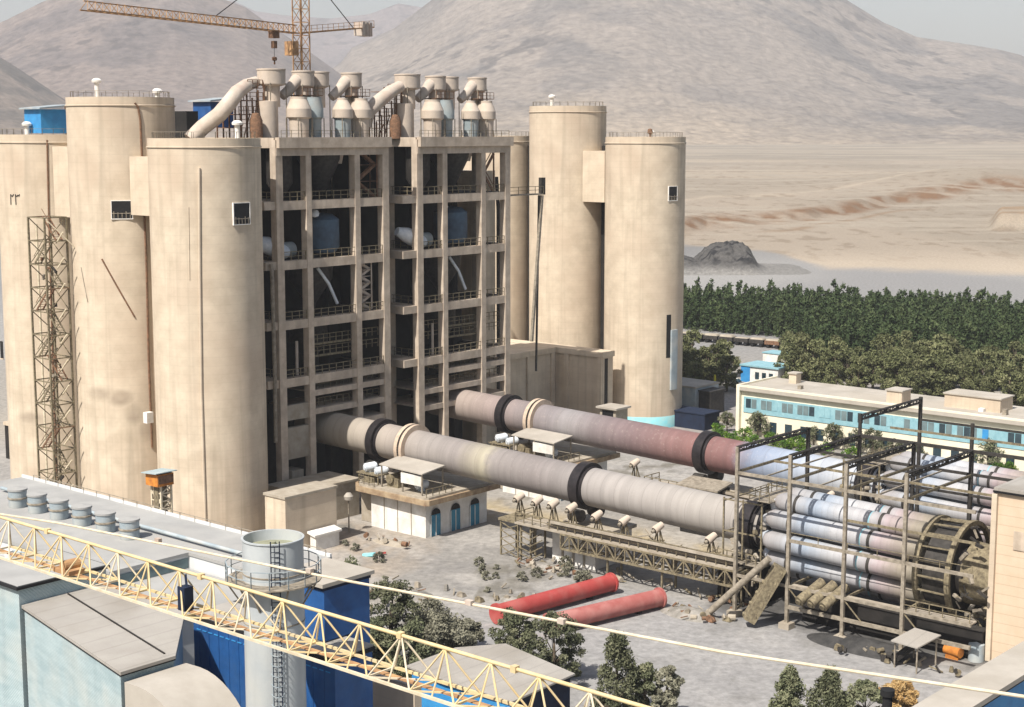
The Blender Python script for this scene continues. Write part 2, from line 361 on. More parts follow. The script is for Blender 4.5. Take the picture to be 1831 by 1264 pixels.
    col = lerp3(col, (.24, .225, .195), yard * sstep(.56, .62, fbm(X / 3, Y / 3, 5, 21)) * sstep(.5, .6, fbm(X / 14, Y / 14, 3, 22)))
    col = lerp3(col, (.50, .41, .26), yard * np.exp(-((v - 152.5) / 5) ** 2) * sstep(.35, .55, n1))
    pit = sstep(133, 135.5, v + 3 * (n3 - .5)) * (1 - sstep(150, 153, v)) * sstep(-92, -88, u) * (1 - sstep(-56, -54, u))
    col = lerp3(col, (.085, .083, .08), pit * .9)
    for k, (a0, b0, sl, cv_) in enumerate([(-118, 128, .12, .004), (-116, 129.6, .12, .004), (-110, 124, -.25, .01), (-108.5, 125.4, -.25, .01), (-98, 112, .35, -.006), (-96.4, 113.2, .35, -.006), (-85, 124, .05, .003), (-85, 126, .05, .003)]):
        rut = np.exp(-((v - (b0 + sl * (u - a0) + cv_ * (u - a0) ** 2)) / .28) ** 2) * yard * (1 - sstep(18, 30, abs(u - a0))); col = lerp3(col, (.29, .28, .265), rut * .5)
    col = lerp3(col, (.50, .475, .44), yard * sstep(.54, .66, fbm(u / 9, v / 3.5, 5, 61)) * .6); col = lerp3(col, (.27, .26, .25), yard * sstep(.60, .70, fbm(u / 5, v / 2, 5, 62)) * .5)
    near = yard * sstep(-112, -100, u) * (1 - sstep(134, 136, v)); col = lerp3(col, (.37, .37, .375), near * .55)
    rdz = sstep(-165, -160, u) * (1 - sstep(-143, -139, u)) * sstep(208, 214, v); col = lerp3(col, (.38, .355, .335), rdz)
    Z = Z + yard * .12 * (n3 - .5)
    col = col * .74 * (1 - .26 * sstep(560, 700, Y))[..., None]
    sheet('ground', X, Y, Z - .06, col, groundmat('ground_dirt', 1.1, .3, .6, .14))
terrain()
def mountain(name, pts, ridge, foot, zf, seed, c1, c2, rough, back=1.25, da=(-.75, .75)):
    a = np.concatenate([np.linspace(da[0], -.36, 60)[:-1], np.linspace(-.36, .36, 760), np.linspace(.36, da[1], 60)[1:]]); t = np.concatenate([np.linspace(0, 1, 260), np.linspace(1, 1.35, 12)[1:]]); A, T = np.meshgrid(a, t)
    px = 915.5 + F * A * .99
    ys = np.interp(px, [p[0] for p in pts], [p[1] for p in pts])
    ridgeY = ridge * (1 + .08 * (fbm(A * 3, A * 0, 3, seed) - .5)); footY = foot * (1 + .1 * (fbm(A * 4, A * 0, 3, seed + 1) - .5))
    Y = footY + (ridgeY - footY) * T; X = A * Y
    zr = H + ridgeY * np.tan(-P - np.arctan((ys - 632) / F))
    prof = np.where(T <= 1, .35 * T + .65 * T ** 1.7, 1 - (T - 1) * 1.6)
    wx = X + rough * 3 * (fbm(X / (rough * 6), Y / (rough * 6), 4, seed + 20) - .5); g = fbm(wx / (rough * 5.5), Y / (rough * 17), 6, seed + 3, True); g2 = fbm(X / (rough * .9), Y / (rough * 2.4), 5, seed + 4, True)
    hgt = np.maximum(zr - zf, 0)
    Z = zf - 6 + (hgt + 6) * prof + (g - .62) * rough * .75 * np.clip(T * 3, 0, 1) * np.clip(1.04 - T, .04, 1) + (g2 - .6) * rough * .15 * np.clip(T * 5, 0, 1) * np.clip(1.1 - T, .1, 1)
    col = np.broadcast_to(np.array(c1), X.shape + (3,)).copy()
    n = fbm(X / (rough * 3), Y / (rough * 3), 6, seed + 7); n2 = fbm(X / (rough * 12), Y / (rough * 12), 4, seed + 9)
    col = lerp3(col, c2, sstep(.42, .62, n) * sstep(.3, .6, n2)); col = lerp3(col, tuple(x * .45 for x in c2), sstep(.60, .70, fbm(X / rough, Y / rough, 4, seed + 8)) * sstep(.5, .65, n2) * .7)
    col = lerp3(col, (.46, .375, .28), (1 - sstep(.0, .35, T + .25 * (n - .5))) * .9)
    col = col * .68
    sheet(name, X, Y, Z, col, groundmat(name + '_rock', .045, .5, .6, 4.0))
mountain('hills_far', [(-900, 140), (100, 90), (430, 0), (470, 20), (520, 27), (600, 33), (668, 25), (719, 6), (800, 20), (900, 120), (1000, 262), (2900, 262)], 7500, 5200, 40, 50, (.22, .18, .17), (.18, .15, .145), 60)
mountain('mountain_left', [(-900, 230), (-200, 120), (0, 52), (40, 35), (100, 4), (200, -35), (330, -35), (420, 0), (455, 14), (500, 48), (560, 90), (640, 150), (760, 230), (900, 262), (2900, 262)], 4300, 2700, 19, 60, (.25, .20, .175), (.175, .145, .135), 42)
mountain('mountain', [(-900, 262), (430, 262), (520, 205), (583, 135), (617, 112), (637, 85), (712, 50), (776, 0), (860, -60), (1000, -120), (1150, -150), (1330, -100), (1440, -40), (1500, 3), (1560, 40), (1620, 66), (1700, 78), (1760, 88), (1800, 98), (1831, 112), (1900, 140), (2100, 180), (2900, 250)], 4800, 2900, 20, 71, (.315, .27, .23), (.195, .175, .16), 46)
mountain('hill_shoulder', [(-900, 170), (-100, 90), (0, 88), (40, 112), (80, 140), (150, 190), (300, 235), (400, 255), (600, 262), (2900, 262)], 3300, 2500, 18, 82, (.25, .20, .16), (.14, .12, .10), 30)
# haze: even air round the whole place
def haze():
    me = MB().box(-7500, 7500, -120, 9100, -12, 1250)
    o = me.build('haze', MATS.get('x') or bpy.data.materials.new('haze_air'), plant=False); m = o.data.materials[0]; m.use_nodes = True
    n = m.node_tree; n.nodes.clear(); out = n.nodes.new('ShaderNodeOutputMaterial'); pvn = n.nodes.new('ShaderNodeVolumePrincipled')
    pvn.inputs['Color'].default_value = (.86, .90, .97, 1); pvn.inputs['Density'].default_value = HAZE; pvn.inputs['Anisotropy'].default_value = 0.0
    n.links.new(pvn.outputs[0], out.inputs['Volume']); o['kind'] = 'stuff'; o['label'] = 'pale dusty haze over the plain and mountains'
HAZE = 0.9e-4
haze()

exec_order = []
# ================================================================== SILOS
R = 6.8
def hit(px, py, cu, cv, r):
    rr = ray(px, py); q = w2p(rr[0], rr[1]); A = q[0] ** 2 + q[1] ** 2; B = -2 * (q[0] * cu + q[1] * cv); Cc = cu * cu + cv * cv - r * r
    D = max(B * B - 4 * A * Cc, 0); t = (-B - sqrt(D)) / (2 * A); u, v, z = _fin(rr, t); return u, v, z
def silo(u, v, h, label, vents, window=None, patches=None):
    t = thing('silo', label, 'silo', (u, v, 0), 'concrete silos of the plant')
    m = MB(); m.lathe((u, v, 0), [(R, -.5)] + [(R, h * i / 12) for i in range(1, 12)] + [(R, h), (R - .35, h), (R - .35, h - .5), (.01, h - .35)], 192)
    m.build('silo_wall', patches or M['silo'], t, True)
    r = MB().lathe((u, v, h), [(R + .06, -1.15), (R + .14, -1.1), (R + .14, -.98), (R + .06, -.94)], 96); r.build('rim_band', M['silo'], t, True)
    rl = MB(); pts = [(u + (R - .6) * cos(a), v + (R - .6) * sin(a), h) for a in [2 * pi * i / 28 for i in range(29)]]
    rl.rail(pts, .75, 1.5, .045, False).build('railing', M['steel'], t)
    for du, dv, vh in vents:
        g = MB().lathe((u + du, v + dv, h - .4), [(.32, 0), (.32, vh), (.62, vh - .02), (.66, vh + .25), (.4, vh + .5), (.01, vh + .56)], 16)
        g.build('roof_vent', M['white'], t, True)
    if window:
        wx, wy, ww, wh = window; a = hit(wx, wy, u, v, R); ang = atan2(a[1] - v, a[0] - u)
        def P3(s, r, z): return (u + r * cos(ang) - s * sin(ang), v + r * sin(ang) + s * cos(ang), a[2] + z)
        rr = sqrt(R * R - (ww / 2) ** 2)
        def panel(mb, s0, s1, z0, z1, r0, r1): mb.hexa([P3(s0, r0, z0), P3(s1, r0, z0), P3(s1, r1, z0), P3(s0, r1, z0)], [P3(s0, r0, z1), P3(s1, r0, z1), P3(s1, r1, z1), P3(s0, r1, z1)])
        f = MB(); e = .1
        for b in [(-ww / 2 - e, ww / 2 + e, -wh / 2 - e, -wh / 2), (-ww / 2 - e, ww / 2 + e, wh / 2, wh / 2 + e), (-ww / 2 - e, -ww / 2, -wh / 2, wh / 2), (ww / 2, ww / 2 + e, -wh / 2, wh / 2)]:
            panel(f, *b, R - .5, R + .09)
        fo = f.build('window', M['white'], t)
        d = MB(); panel(d, -ww / 2, ww / 2, -wh / 2, wh / 2, R - .5, R + .03); d.build('opening', M['dark'], fo)
        g = MB()
        for i in range(5):
            s = -ww / 2 + ww * (i + .5) / 5; panel(g, s - .04, s + .04, -wh / 2, -wh / 2 + .9 - .12 * (i % 3), R + .05, R + .10)
        panel(g, -ww / 2, ww / 2, -wh / 2 + .62, -wh / 2 + .70, R + .10, R + .13); g.build('guard_rail', M['steel'], fo)
    return t
def surf_pipe(t, u, v, pix, r, m, name='pipe'):
    MB().tube([hit(x, y, u, v, R + r * .6) for x, y in pix], r, 8).build(name, m, t, True)
def patchmat(name, pts):  # soft darker patches mixed into the silo concrete colour
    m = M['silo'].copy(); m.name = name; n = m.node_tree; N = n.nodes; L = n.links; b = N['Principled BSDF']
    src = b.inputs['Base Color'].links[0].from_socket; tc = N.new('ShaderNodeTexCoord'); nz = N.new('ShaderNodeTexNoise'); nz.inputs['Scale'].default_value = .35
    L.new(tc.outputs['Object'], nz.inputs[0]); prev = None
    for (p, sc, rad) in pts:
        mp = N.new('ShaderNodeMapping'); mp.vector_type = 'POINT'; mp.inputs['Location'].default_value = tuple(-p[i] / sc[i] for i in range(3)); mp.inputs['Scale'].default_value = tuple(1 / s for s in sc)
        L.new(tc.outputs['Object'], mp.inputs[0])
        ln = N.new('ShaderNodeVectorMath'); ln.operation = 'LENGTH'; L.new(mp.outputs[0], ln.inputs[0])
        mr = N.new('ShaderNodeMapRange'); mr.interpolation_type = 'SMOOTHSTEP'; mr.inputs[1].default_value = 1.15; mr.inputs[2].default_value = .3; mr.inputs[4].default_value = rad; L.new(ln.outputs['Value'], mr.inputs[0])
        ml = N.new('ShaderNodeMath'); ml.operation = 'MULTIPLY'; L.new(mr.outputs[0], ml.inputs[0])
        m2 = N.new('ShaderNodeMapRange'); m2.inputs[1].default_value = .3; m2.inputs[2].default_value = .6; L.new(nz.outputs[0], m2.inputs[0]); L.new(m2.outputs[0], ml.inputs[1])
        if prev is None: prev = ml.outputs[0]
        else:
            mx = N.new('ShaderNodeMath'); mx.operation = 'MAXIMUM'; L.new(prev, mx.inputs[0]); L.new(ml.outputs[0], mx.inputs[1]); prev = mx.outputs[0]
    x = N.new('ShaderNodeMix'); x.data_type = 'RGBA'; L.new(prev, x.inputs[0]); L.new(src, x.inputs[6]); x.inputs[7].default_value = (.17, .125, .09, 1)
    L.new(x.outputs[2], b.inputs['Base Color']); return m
SV, TV = 121.0, 217.5
def loc(px, py, u, v):
    a = hit(px, py, u, v, R); return (a[0] - u, a[1] - v, a[2])
d2 = patchmat('silo_concrete_dark_arc', [(loc(178, 705, -172, SV), (2.6, 2.6, 1.1), .55), (loc(215, 712, -172, SV), (2.0, 2.0, 1.3), .6), (loc(240, 740, -172, SV), (1.6, 1.6, 1.8), .5), (loc(262, 770, -172, SV), (1.4, 1.4, 2), .4)])
d1 = patchmat('silo_concrete_dark_patch', [(loc(55, 748, -189, SV), (2.6, 2.6, 1.2), .5), (loc(80, 770, -189, SV), (1.7, 1.7, 2), .35)])
s1 = silo(-189, SV, 49.6, 'beige concrete silo at the left edge, dark patch low down, behind the scaffold stair', [(-1, -2.5, 1.6)], None, d1)
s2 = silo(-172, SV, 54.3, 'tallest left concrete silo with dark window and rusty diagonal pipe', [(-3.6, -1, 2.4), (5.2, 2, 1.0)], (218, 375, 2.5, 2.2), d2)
s3 = silo(-155, SV, 49.2, 'front concrete silo with window near its right edge, beside the open frame tower', [(4.4, 1.6, 2.0)], (432, 382, 2.4, 2.5))
s4 = silo(-176, TV, 54.4, 'taller right hand concrete silo behind the low panelled annex', [(-2, -2, 1.9)])
s5 = silo(-159, TV, 49.1, 'rightmost concrete silo with turquoise painted foot', [(1.8, -1, 1.0)], (1203, 346, 1.9, 2.3))
s6 = silo(-193, TV, 49.2, 'concrete silo half hidden behind the right frame tower', [])
surf_pipe(s3, -155, SV, [(356, 300), (357, 480), (360, 700), (368, 955)], .17, M['silo'])
surf_pipe(s3, -155, SV, [(337, 370), (339, 500)], .06, M['silo'])
surf_pipe(s2, -172, SV, [(241, 184), (247, 192), (251, 215), (256, 330), (262, 480), (266, 650), (272, 800)], .14, M['rust'])
surf_pipe(s2, -172, SV, [(182, 463), (211, 515), (241, 567)], .11, M['rust'])
surf_pipe(s2, -172, SV, [(145, 478), (157, 540)], .06, M['steel'])
surf_pipe(s1, -189, SV, [(84, 250), (87, 380), (94, 640), (103, 900)], .11, M['rust'])
MB().lathe((-159, TV, 0), [(R + .03, -.3), (R + .03, 1.9), (R, 1.95)], 96).build('painted_band', M['turq'], s5, True)
# slot and white chute low on the right silo
def arcpanel(t, name, m, px0, px1, y0, y1, u, v, r0, r1, n=4):
    a0 = hit(px0, y0, u, v, R); a1 = hit(px1, y0, u, v, R); b = hit(px0, y1, u, v, R)
    t0 = atan2(a0[1] - v, a0[0] - u); t1 = atan2(a1[1] - v, a1[0] - u); mb = MB()
    for i in range(n):
        p = t0 + (t1 - t0) * i / n; q = t0 + (t1 - t0) * (i + 1) / n
        f = lambda a, r, z: (u + r * cos(a), v + r * sin(a), z)
        mb.hexa([f(p, r0, b[2]), f(q, r0, b[2]), f(q, r1, b[2]), f(p, r1, b[2])], [f(p, r0, a0[2]), f(q, r0, a0[2]), f(q, r1, a0[2]), f(p, r1, a0[2])])
    return mb.build(name, m, t)
arcpanel(s5, 'side_opening', M['dark'], 1192, 1200, 563, 640, -159, TV, R - .2, R + .02)
arcpanel(s5, 'chute_cover', M['gblue'], 1199, 1209, 590, 697, -159, TV, R, R + .35)
MB().lathe((-157, TV - 1.5, 49), [(.0, 0), (.1, 0), (.1, .5), (.5, .8), (.35, 1.4), (.01, 1.5)], 12).build('roof_fan', M['rust'], s5, True)
# connecting bridge rooms between neighbouring silos
def bridge(u, vc, z0, z1, label, w=2.6):
    mb = MB().box(u - w, u + w, vc - 3.4, vc + 3, z0, z1)
    o = mb.build('bridge_room', M['silo'], None, base=(u, vc - 3, z0)); tag(o, label, 'link room', 'link rooms between neighbouring silos'); return o
def zfor(u, v, py):      # height at which the vertical line over (u, v) shows at pixel row py
    x, y = W(u, v)[:2]; b = (632 - py) / F; k = (cos(P) * b - sin(P)) / (cos(P) + b * sin(P)); return H + y * k
bridge(-163.5, SV, zfor(-163.5, SV - 3, 385), zfor(-163.5, SV - 3, 280), 'plain concrete link room between the second and front silos on the left', 2.2)
bridge(-180.5, SV, zfor(-180, SV - 3, 388), zfor(-180, SV - 3, 262), 'plain concrete link room above the scaffold stair between two silos', 2.2)
bridge(-167.5, TV, zfor(-167.5, TV - 3, 361), zfor(-167.5, TV - 3, 270), 'plain concrete link room between the two right hand silos', 2.4)
bb = MB().box(-163.9, -163.1, SV - 3.9, SV - 2.9, zfor(-163.5, SV - 4, 757), zfor(-163.5, SV - 4, 738)); tag(bb.build('wall_box', M['white'], None, base=(-163.9, SV - 3, 12)), 'small white box fixed low between two silos', 'box')
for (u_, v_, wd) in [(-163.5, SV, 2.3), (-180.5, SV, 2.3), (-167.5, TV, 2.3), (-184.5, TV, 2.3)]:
    o = MB().box(u_ - wd, u_ + wd, v_ + 1.2, v_ + 2.2, 0, 47.5).build('infill_wall', M['silo'] if v_ < 200 and u_ > -170 else M['dconc'], None, base=(u_, v_ + 1.5, 0))  # near-black copies put the shade of the gaps into the wall colour
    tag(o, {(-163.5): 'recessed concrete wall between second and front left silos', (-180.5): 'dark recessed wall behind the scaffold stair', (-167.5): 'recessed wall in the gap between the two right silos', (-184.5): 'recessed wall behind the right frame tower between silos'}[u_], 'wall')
# numerals painted on the left silo
def glyph_numerals():
    mb = MB()
    def P3(px, py): return hit(px, py, -189, SV, R + .035)
    lines = [[(19, 347), (19.5, 366)], [(19, 348), (22, 351), (24.5, 347)], [(27.5, 347), (28.5, 366)], [(27.5, 348), (30, 351), (32, 348)], [(32, 348), (33.5, 351), (35, 347)]]
    for l in lines:
        for a, b in zip(l[:-1], l[1:]): mb.bar(P3(*a), P3(*b), .16, .03)
    mb.build('painted_number', M['black'], s1)
glyph_numerals()
# ------------------------------------------------------------------ scaffold stair tower between the left silos
def stair_tower():
    cu, cv = -176.6, 112.5; hw = 1.85
    z1 = zfor(cu, cv, 388); t = thing('stair_tower', 'rusty open steel stair tower standing between two beige silos', 'stair tower', (cu, cv, 0))
    fr = MB(); n = 13
    cs = [(cu - hw, cv - 1.6), (cu + hw, cv - 1.6), (cu + hw, cv + 1.6), (cu - hw, cv + 1.6)]
    for c in cs: fr.bar((*c, 0), (*c, z1), .22)
    for i in range(n + 1):
        z = z1 * i / n
        for k in range(4):
            fr.bar((*cs[k], z), (*cs[(k + 1) % 4], z), .14)
            if i < n and k in (1, 3): fr.bar((*cs[k], z), (*cs[(k + 1) % 4], z + z1 / n), .1)
            if i < n and k in (0, 2) and i % 2: fr.bar((*cs[k], z), (*cs[(k + 1) % 4], z + z1 / n), .09)
    fr.build('frame', M['osteel'], t)
    for i in range(n):
        z = z1 * i / n; zz = z1 * (i + 1) / n; s = 1 if i % 2 else -1
        b = MB(); y = cv - .7 if i % 2 else cv + .7
        for o in (-.45, .45): b.bar((cu - s * 1.5, y + o, z), (cu + s * 1.5, y + o, zz), .08, .25)
        for k in range(9):
            q = (k + .5) / 9; b.box(cu - s * 1.5 + s * 3 * q - .13, cu - s * 1.5 + s * 3 * q + .13, y - .42, y + .42, z + (zz - z) * q - .02, z + (zz - z) * q + .02)
        b.bar((cu - s * 1.5, y - .5, z + 1), (cu + s * 1.5, y - .5, zz + 1), .06); b.box(cu + s * 1.5 - .1, cu + s * 2.15, cv - 1.5, cv + 1.5, zz - .06, zz)
        b.build('stair_flight', M['osteel'] if i % 3 else M['rust'], t)
    tp = MB(); zt = z1; tp.bar((cu + hw, cv - 1.6, zt), (cu + hw + 1.4, cv + 2, zt - 4), .12)
    tp.build('head_brace', M['pyellow'], t)
    for i in range(1, 12): MB().bar((cu + hw, cv, zt * i / 12), (cu + hw + 1.9, cv - .2, zt * i / 12 + 1.5), .14).build('wall_tie', M['pyellow'], t)
    for i in range(26): z = random.uniform(2, zt - 2); x_ = cu + random.uniform(-1.6, 1.9); y_ = cv + random.uniform(-.6, 1.2); MB().bar((x_, y_, z), (x_ + random.uniform(-.9, .9), y_, z + random.uniform(-.8, .8)), random.uniform(.1, .35)).build('stair_fitting', M[random.choice(['rust', 'osteel', 'dsteel', 'steel'])], t)
stair_tower()
# slim riser pipes left of it
o = MB().tube([(-179.6, 112.8, 0), (-179.6, 112.8, zfor(-179.6, 112.8, 400))], .14, 8).build('riser_pipe', M['pyellow'], None, True, base=(-179.6, 112.8, 0)); tag(o, 'thin pale riser pipe up the left side of the stair tower', 'pipe')

# ================================================================== FRAME TOWERS
UF = -154.5; UB = -171.5
FLZ = [48.95, 41.1, 33.4, 25.6, 18.0]
def tower(vs, label, side):
    v0, v1 = vs[0], vs[3]
    t = thing('frame_tower', label, 'tower', ((UF + UB) / 2, (v0 + v1) / 2, 0), 'open concrete preheater towers')
    us = [UF, -160.2, -165.8, UB]
    for i, u in enumerate(us):
        for j, v in enumerate(vs):
            a = 1.15 if j in (0, 3) else .95
            MB().box(u - 1.1, u - .02 * (i > 0), v - a / 2, v + a / 2, -.3, 48.9).build('column', M['conc'] if i == 0 or (j == 0 and i < 3) or j == 3 else M['dconc'], t)  # inner columns take the near-black copy, bay shade as colour
    for k, z in enumerate(FLZ):
        s = MB(); th = .28; s.box(UB - .8, UF - .3, v0 - .3, v1 + .3, z - th, z)
        s.box(UF - .92, UF - .08, v0 + .6, v1 - .6, z - 1.15, z + .002)
        for v in (v0, v1): s.box(UB, UF - .95, v - .42, v + .42, z - 1.1, z - .01)
        ib = MB()
        for u in us[1:]: ib.box(u - .9, u - .2, v0 + .45, v1 - .45, z - .95, z - .30)
        ib.box(UB - .7, UF - 1.0, v0 + .5, v1 - .5, z - .38, z - .29).box(UB - .7, UF - 1.2, v0 + .5, v1 - .5, z + .005, z + .03); ib.build('inner_beam', M['dconc'], t)  # near-black beams and slab facings carry the bay shade in their colour
        if k: s.box(UF - 2.9, UF - .2, v0 - (3.3 if side else 2.4), v0 - .44, z - 1.05, z + .004)      # beam ends reaching out past the corner
        s.build('floor_slab', M['conc'], t)
        if k:
            r = MB(); r.rail([(UF - .2, v0 + .6, z), (UF - .2, v1 - .6, z)], 1.15, 1.25, .09)
            r.rail([(UF - 1, v0 - .1, z), (UB, v0 - .1, z)], 1.15, 1.4, .08); r.build('railing', M['osteel'], t)
    p = MB().box(UF - .2, UF + .55, v0 - .35, v1 + .7, 47.9, 49.25); p.box(UF - 1.0, UF + .1, v0 - .5, v1 + .5, 46.9, 47.88)
    p.box(UB, UF - .3, v0 - .55, v0 + .05, 47.9, 49.2); p.build('parapet', M['conc'], t)
    # lower levels
    l = MB()
    for z, a, b in [(13.4, v0 + (5 if not side else 0), v1), (11.0, v0 + (13.5 if not side else 0), v1)] + ([(15.9, vs[2] - 8, v1)] if side else [(15.9, vs[1], v1)]):
        l.box(UF - .85, UF - .15, a, b, z - .75, z); l.box(UB, UF - .86, a, b, z - .2, z - .01)
    l.build('lower_beam', M['conc'], t)
    r = MB()
    for z in (13.4, 15.9, 20.4, 22.0):
        if z < 17 or True: r.rail([(UF - 1.4, vs[1] if not side else v0 + .6, z), (UF - 1.4, v1 - .5, z)], 1.1, 1.1, .09)
    for z in (20.4, 22.0): r.box(UF - 1.6, UF - 1.2, vs[1], vs[2], z - .25, z)
    r.build('catwalk', M['osteel'], t)
    bk = MB().box(-163.6, -163.4, v0 + .6, vs[2] + .3, 0, 48.5); bk.build('shade_backing', M['dconc'], t)  # near-black walls added so the bays read as deep shade
    b2 = MB().box(-163.6, -163.4, vs[2] + .31, v1 - .6, 0, 24.6 if side else 40.5); b2.build('shade_backing', M['dconc'], t)
    b3 = MB().box(-170.9, -170.7, v0 - (6.4 if side else 5.6), v0 - .62, 0, 46); b3.build('shade_backing', M['dconc'], t)  # added dark sheet standing in for shade in the gap beside the tower
    sw = MB().box(UB + 1, UF - (6 if side else 1.6), v1 + .5 if not side else vs[2] + .1, (v1 + .7) if not side else vs[2] + .3, 0, 18 if side else 47.5); sw.build('side_wall', M['dconc'], t)  # added near-black wall, closes the view through the shaded bays
    return t
V1 = [132.4, 137.4, 146.1, 151.4]; V2 = [158.1, 163.2, 171.4, 176.8]
t1 = tower(V1, 'left open concrete frame tower full of dark vessels, nearest the front silo', False)
t2 = tower(V2, 'right open concrete frame tower with pale silo showing through its last bay', True)
# solid lower bay of the left tower
lb = MB(); lb.box(UF - 1.0, UF - .3, 133, 136.9, 7.2, 11.4); lb.box(UF - 1.0, UF - .3, 133, 136.9, 12.4, 14.4); lb.box(UF - 3, UF - .5, 134, 136, 0, 5.5)
lb.build('infill_panel', M['dust'], t1)
# vessels inside the towers
def vessels(vs, tags):
    a, b, c, d = vs; G = 'process vessels inside the towers'
    def add(name, mb, m, label, cat, base): tag(mb.build(name, m, None, True, base=base), label, cat, G)
    mid = (b + c) / 2
    z = FLZ[1]; add('cyclone_cone', MB().lathe((-158.6, mid + 1.2, z), [(.5, .5), (.9, 1.2), (2.9, 5.2), (3.2, 7.4)], 28), M['dsteel'], 'dark cone hanging in the top floor of the ' + tags, 'vessel', (-158.6, mid + 1.2, z))
    add('chute', MB().hexa([(-156.3, mid + .2, z + 5.2), (-156.3, mid + 3.2, z + 4.6), (-157.5, mid + 3.2, z + 4.6), (-157.5, mid + .2, z + 5.2)], [(-155.6, mid + 1, z + 7), (-155.6, mid + 3.2, z + 7), (-157.5, mid + 3.2, z + 7), (-157.5, mid + 1, z + 7)]), M['duct'], 'pale sheet chute under the roof of the ' + tags, 'chute', (-156.5, mid + 2, z + 5))
    add('vessel', MB().lathe((-157.4, a + 2.5, z), [(.4, .2), (1.7, 2.2), (1.7, 6.6)], 24), M['dsteel'], 'dark round vessel in the top left bay of the ' + tags, 'vessel', (-157.4, a + 2.5, z))
    z = FLZ[2]; add('vessel', MB().lathe((-158.2, mid + .9, z), [(0.01, .4), (2.0, .5), (2.5, 1.2), (2.5, 4.9), (1.6, 5.6), (.01, 5.8)], 28), M['vess'], 'blue grey drum vessel on the second floor of the ' + tags, 'vessel', (-158.2, mid + .9, z))
    add('duct_elbow', MB().tube([(-157, a - 2.2, z + 2.7), (-156.6, a - .6, z + 2.1), (-156.4, a + 1.3, z + 1.2), (-156.6, a + 2.6, z + .9)], [.6, 1.1, 1.15, .8], 16), M['wvess'], 'white elbow duct on the second floor corner of the ' + tags, 'duct', (-156.6, a, z))
    add('vessel', MB().cyl((-157.2, a + 2.2, z + 1.2), (-157.2, b - .8, z + 1.2), 1.05), M['cycb'], 'small grey horizontal drum beside the white elbow in the ' + tags, 'vessel', (-157.2, a + 3, z))
    add('lamp_housing', MB().lathe((-155.9, b + (1.2 if 'right' in tags else 2.2), z + 5.9), [(.01, -.55), (.5, -.4), (.6, 0), (.4, .4), (.01, .55)], 14), M['wvess'], 'white round housing hung under a beam of the ' + tags, 'housing', (-155.9, b + 2, z + 5.9))
    z = FLZ[3]; add('vessel', MB().lathe((-159.4, mid, z), [(.5, .1), (.7, 1.4), (2.9, 4.6), (3.1, 6.6)], 28), M['dsteel'], 'dark hopper on the third floor of the ' + tags, 'hopper', (-159.4, mid, z))
    add('feed_pipe', MB().tube([(-156.2, mid - 1.6, z + 6.4), (-155.9, mid + .1, z + 4.2), (-155.9, mid + 1.6, z + 1.4)], .22, 10), M['wvess'], 'thin pale feed pipe slanting across the third floor of the ' + tags, 'pipe', (-156, mid, z))
    z = FLZ[4]; add('vessel', MB().lathe((-160, mid, z), [(1.3, 0), (1.3, 2), (2.6, 3.6), (2.6, 6.5)], 28), M['dsteel'], 'dark vessel on the fourth floor of the ' + tags, 'vessel', (-160, mid, z))
    add('standpipe', MB().tube([(-155.9, b - 1.4, z), (-155.9, b - 1.4, z + 4.6)], .2, 8), M['duct'], 'pale upright pipe on the fourth floor of the ' + tags, 'pipe', (-155.9, b - 1.4, z))
vessels(V1, 'left frame tower'); vessels(V2, 'right frame tower')
# long riser pipe on the corner of the left tower, and the rusty stair in its right bay
o = MB().tube([(-154.3, 130.6, 33.2), (-154.2, 130.6, 32), (-154.2, 130.7, 19), (-154.3, 130.7, 10)], .26, 10).build('downpipe', M['steel'], None, True, base=(-154.2, 130.6, 10)); tag(o, 'grey downpipe beside the left frame tower corner', 'pipe')
def ladder_stack(name, label, u, va, vb, z0, z1, m, n):
    t = thing(name, label, 'stair', (u, (va + vb) / 2, z0)); fr = MB()
    for a in (va, vb):
        for b in (u, u - 1.4): fr.bar((b, a, z0), (b, a, z1), .14)
    for i in range(n + 1):
        z = z0 + (z1 - z0) * i / n; fr.box(u - 1.4, u, va, vb, z - .05, z)
        if i < n:
            s = (va, vb) if i % 2 else (vb, va); st = MB()
            st.bar((u - .3, s[0], z), (u - .3, s[1], z + (z1 - z0) / n), .1, .35); st.bar((u - .9, s[0], z), (u - .9, s[1], z + (z1 - z0) / n), .1, .3); st.build('stair_flight', m, t)
    fr.build('frame', m, t)
ladder_stack('access_stair', 'rusty steel stair zigzagging in the top right bay of the left tower', -155.2, 147, 150.4, FLZ[1], FLZ[0] - 1.2, M['rust'], 3)
ladder_stack('access_stair', 'tan caged ladder stair in the third floor right bay of the left tower', -155.4, 147.4, 149.3, FLZ[3] + .2, FLZ[2] - 1.2, M['duct'], 7)
# steel stair run and bridge between the right tower and the silos
t = thing('steel_footbridge', 'thin steel footbridge from the right frame tower to the silo', 'footbridge', (-155, 181, 40))
MB().box(UF - 1.2, UF - .2, 177.5, 185.3, 40.4, 40.6).build('deck', M['steel'], t); MB().rail([(UF - .2, 177.5, 40.6), (UF - .2, 185.3, 40.6)], 1.1, 1.8, .08).build('railing', M['osteel'], t)
MB().bar((UF - .4, 185.2, 40.3), (UF - .4, 182.8, 17.9), .4).build('leg', M['steel'], t); MB().bar((UF - 1.0, 185.2, 40.3), (UF - 1.0, 184.6, 13.0), .25).build('leg', M['dsteel'], t); MB().box(UF - .9, UF - .3, 185.0, 185.9, 40.4, 43).build('end_panel', M['dsteel'], t)
tag(MB().box(-172, -163, 178.4, 183.5, -.2, 44).build('lift_shaft', M['silo'], None, base=(-167, 181, 0)), 'tall plain concrete shaft between the right frame tower and the silos', 'shaft')
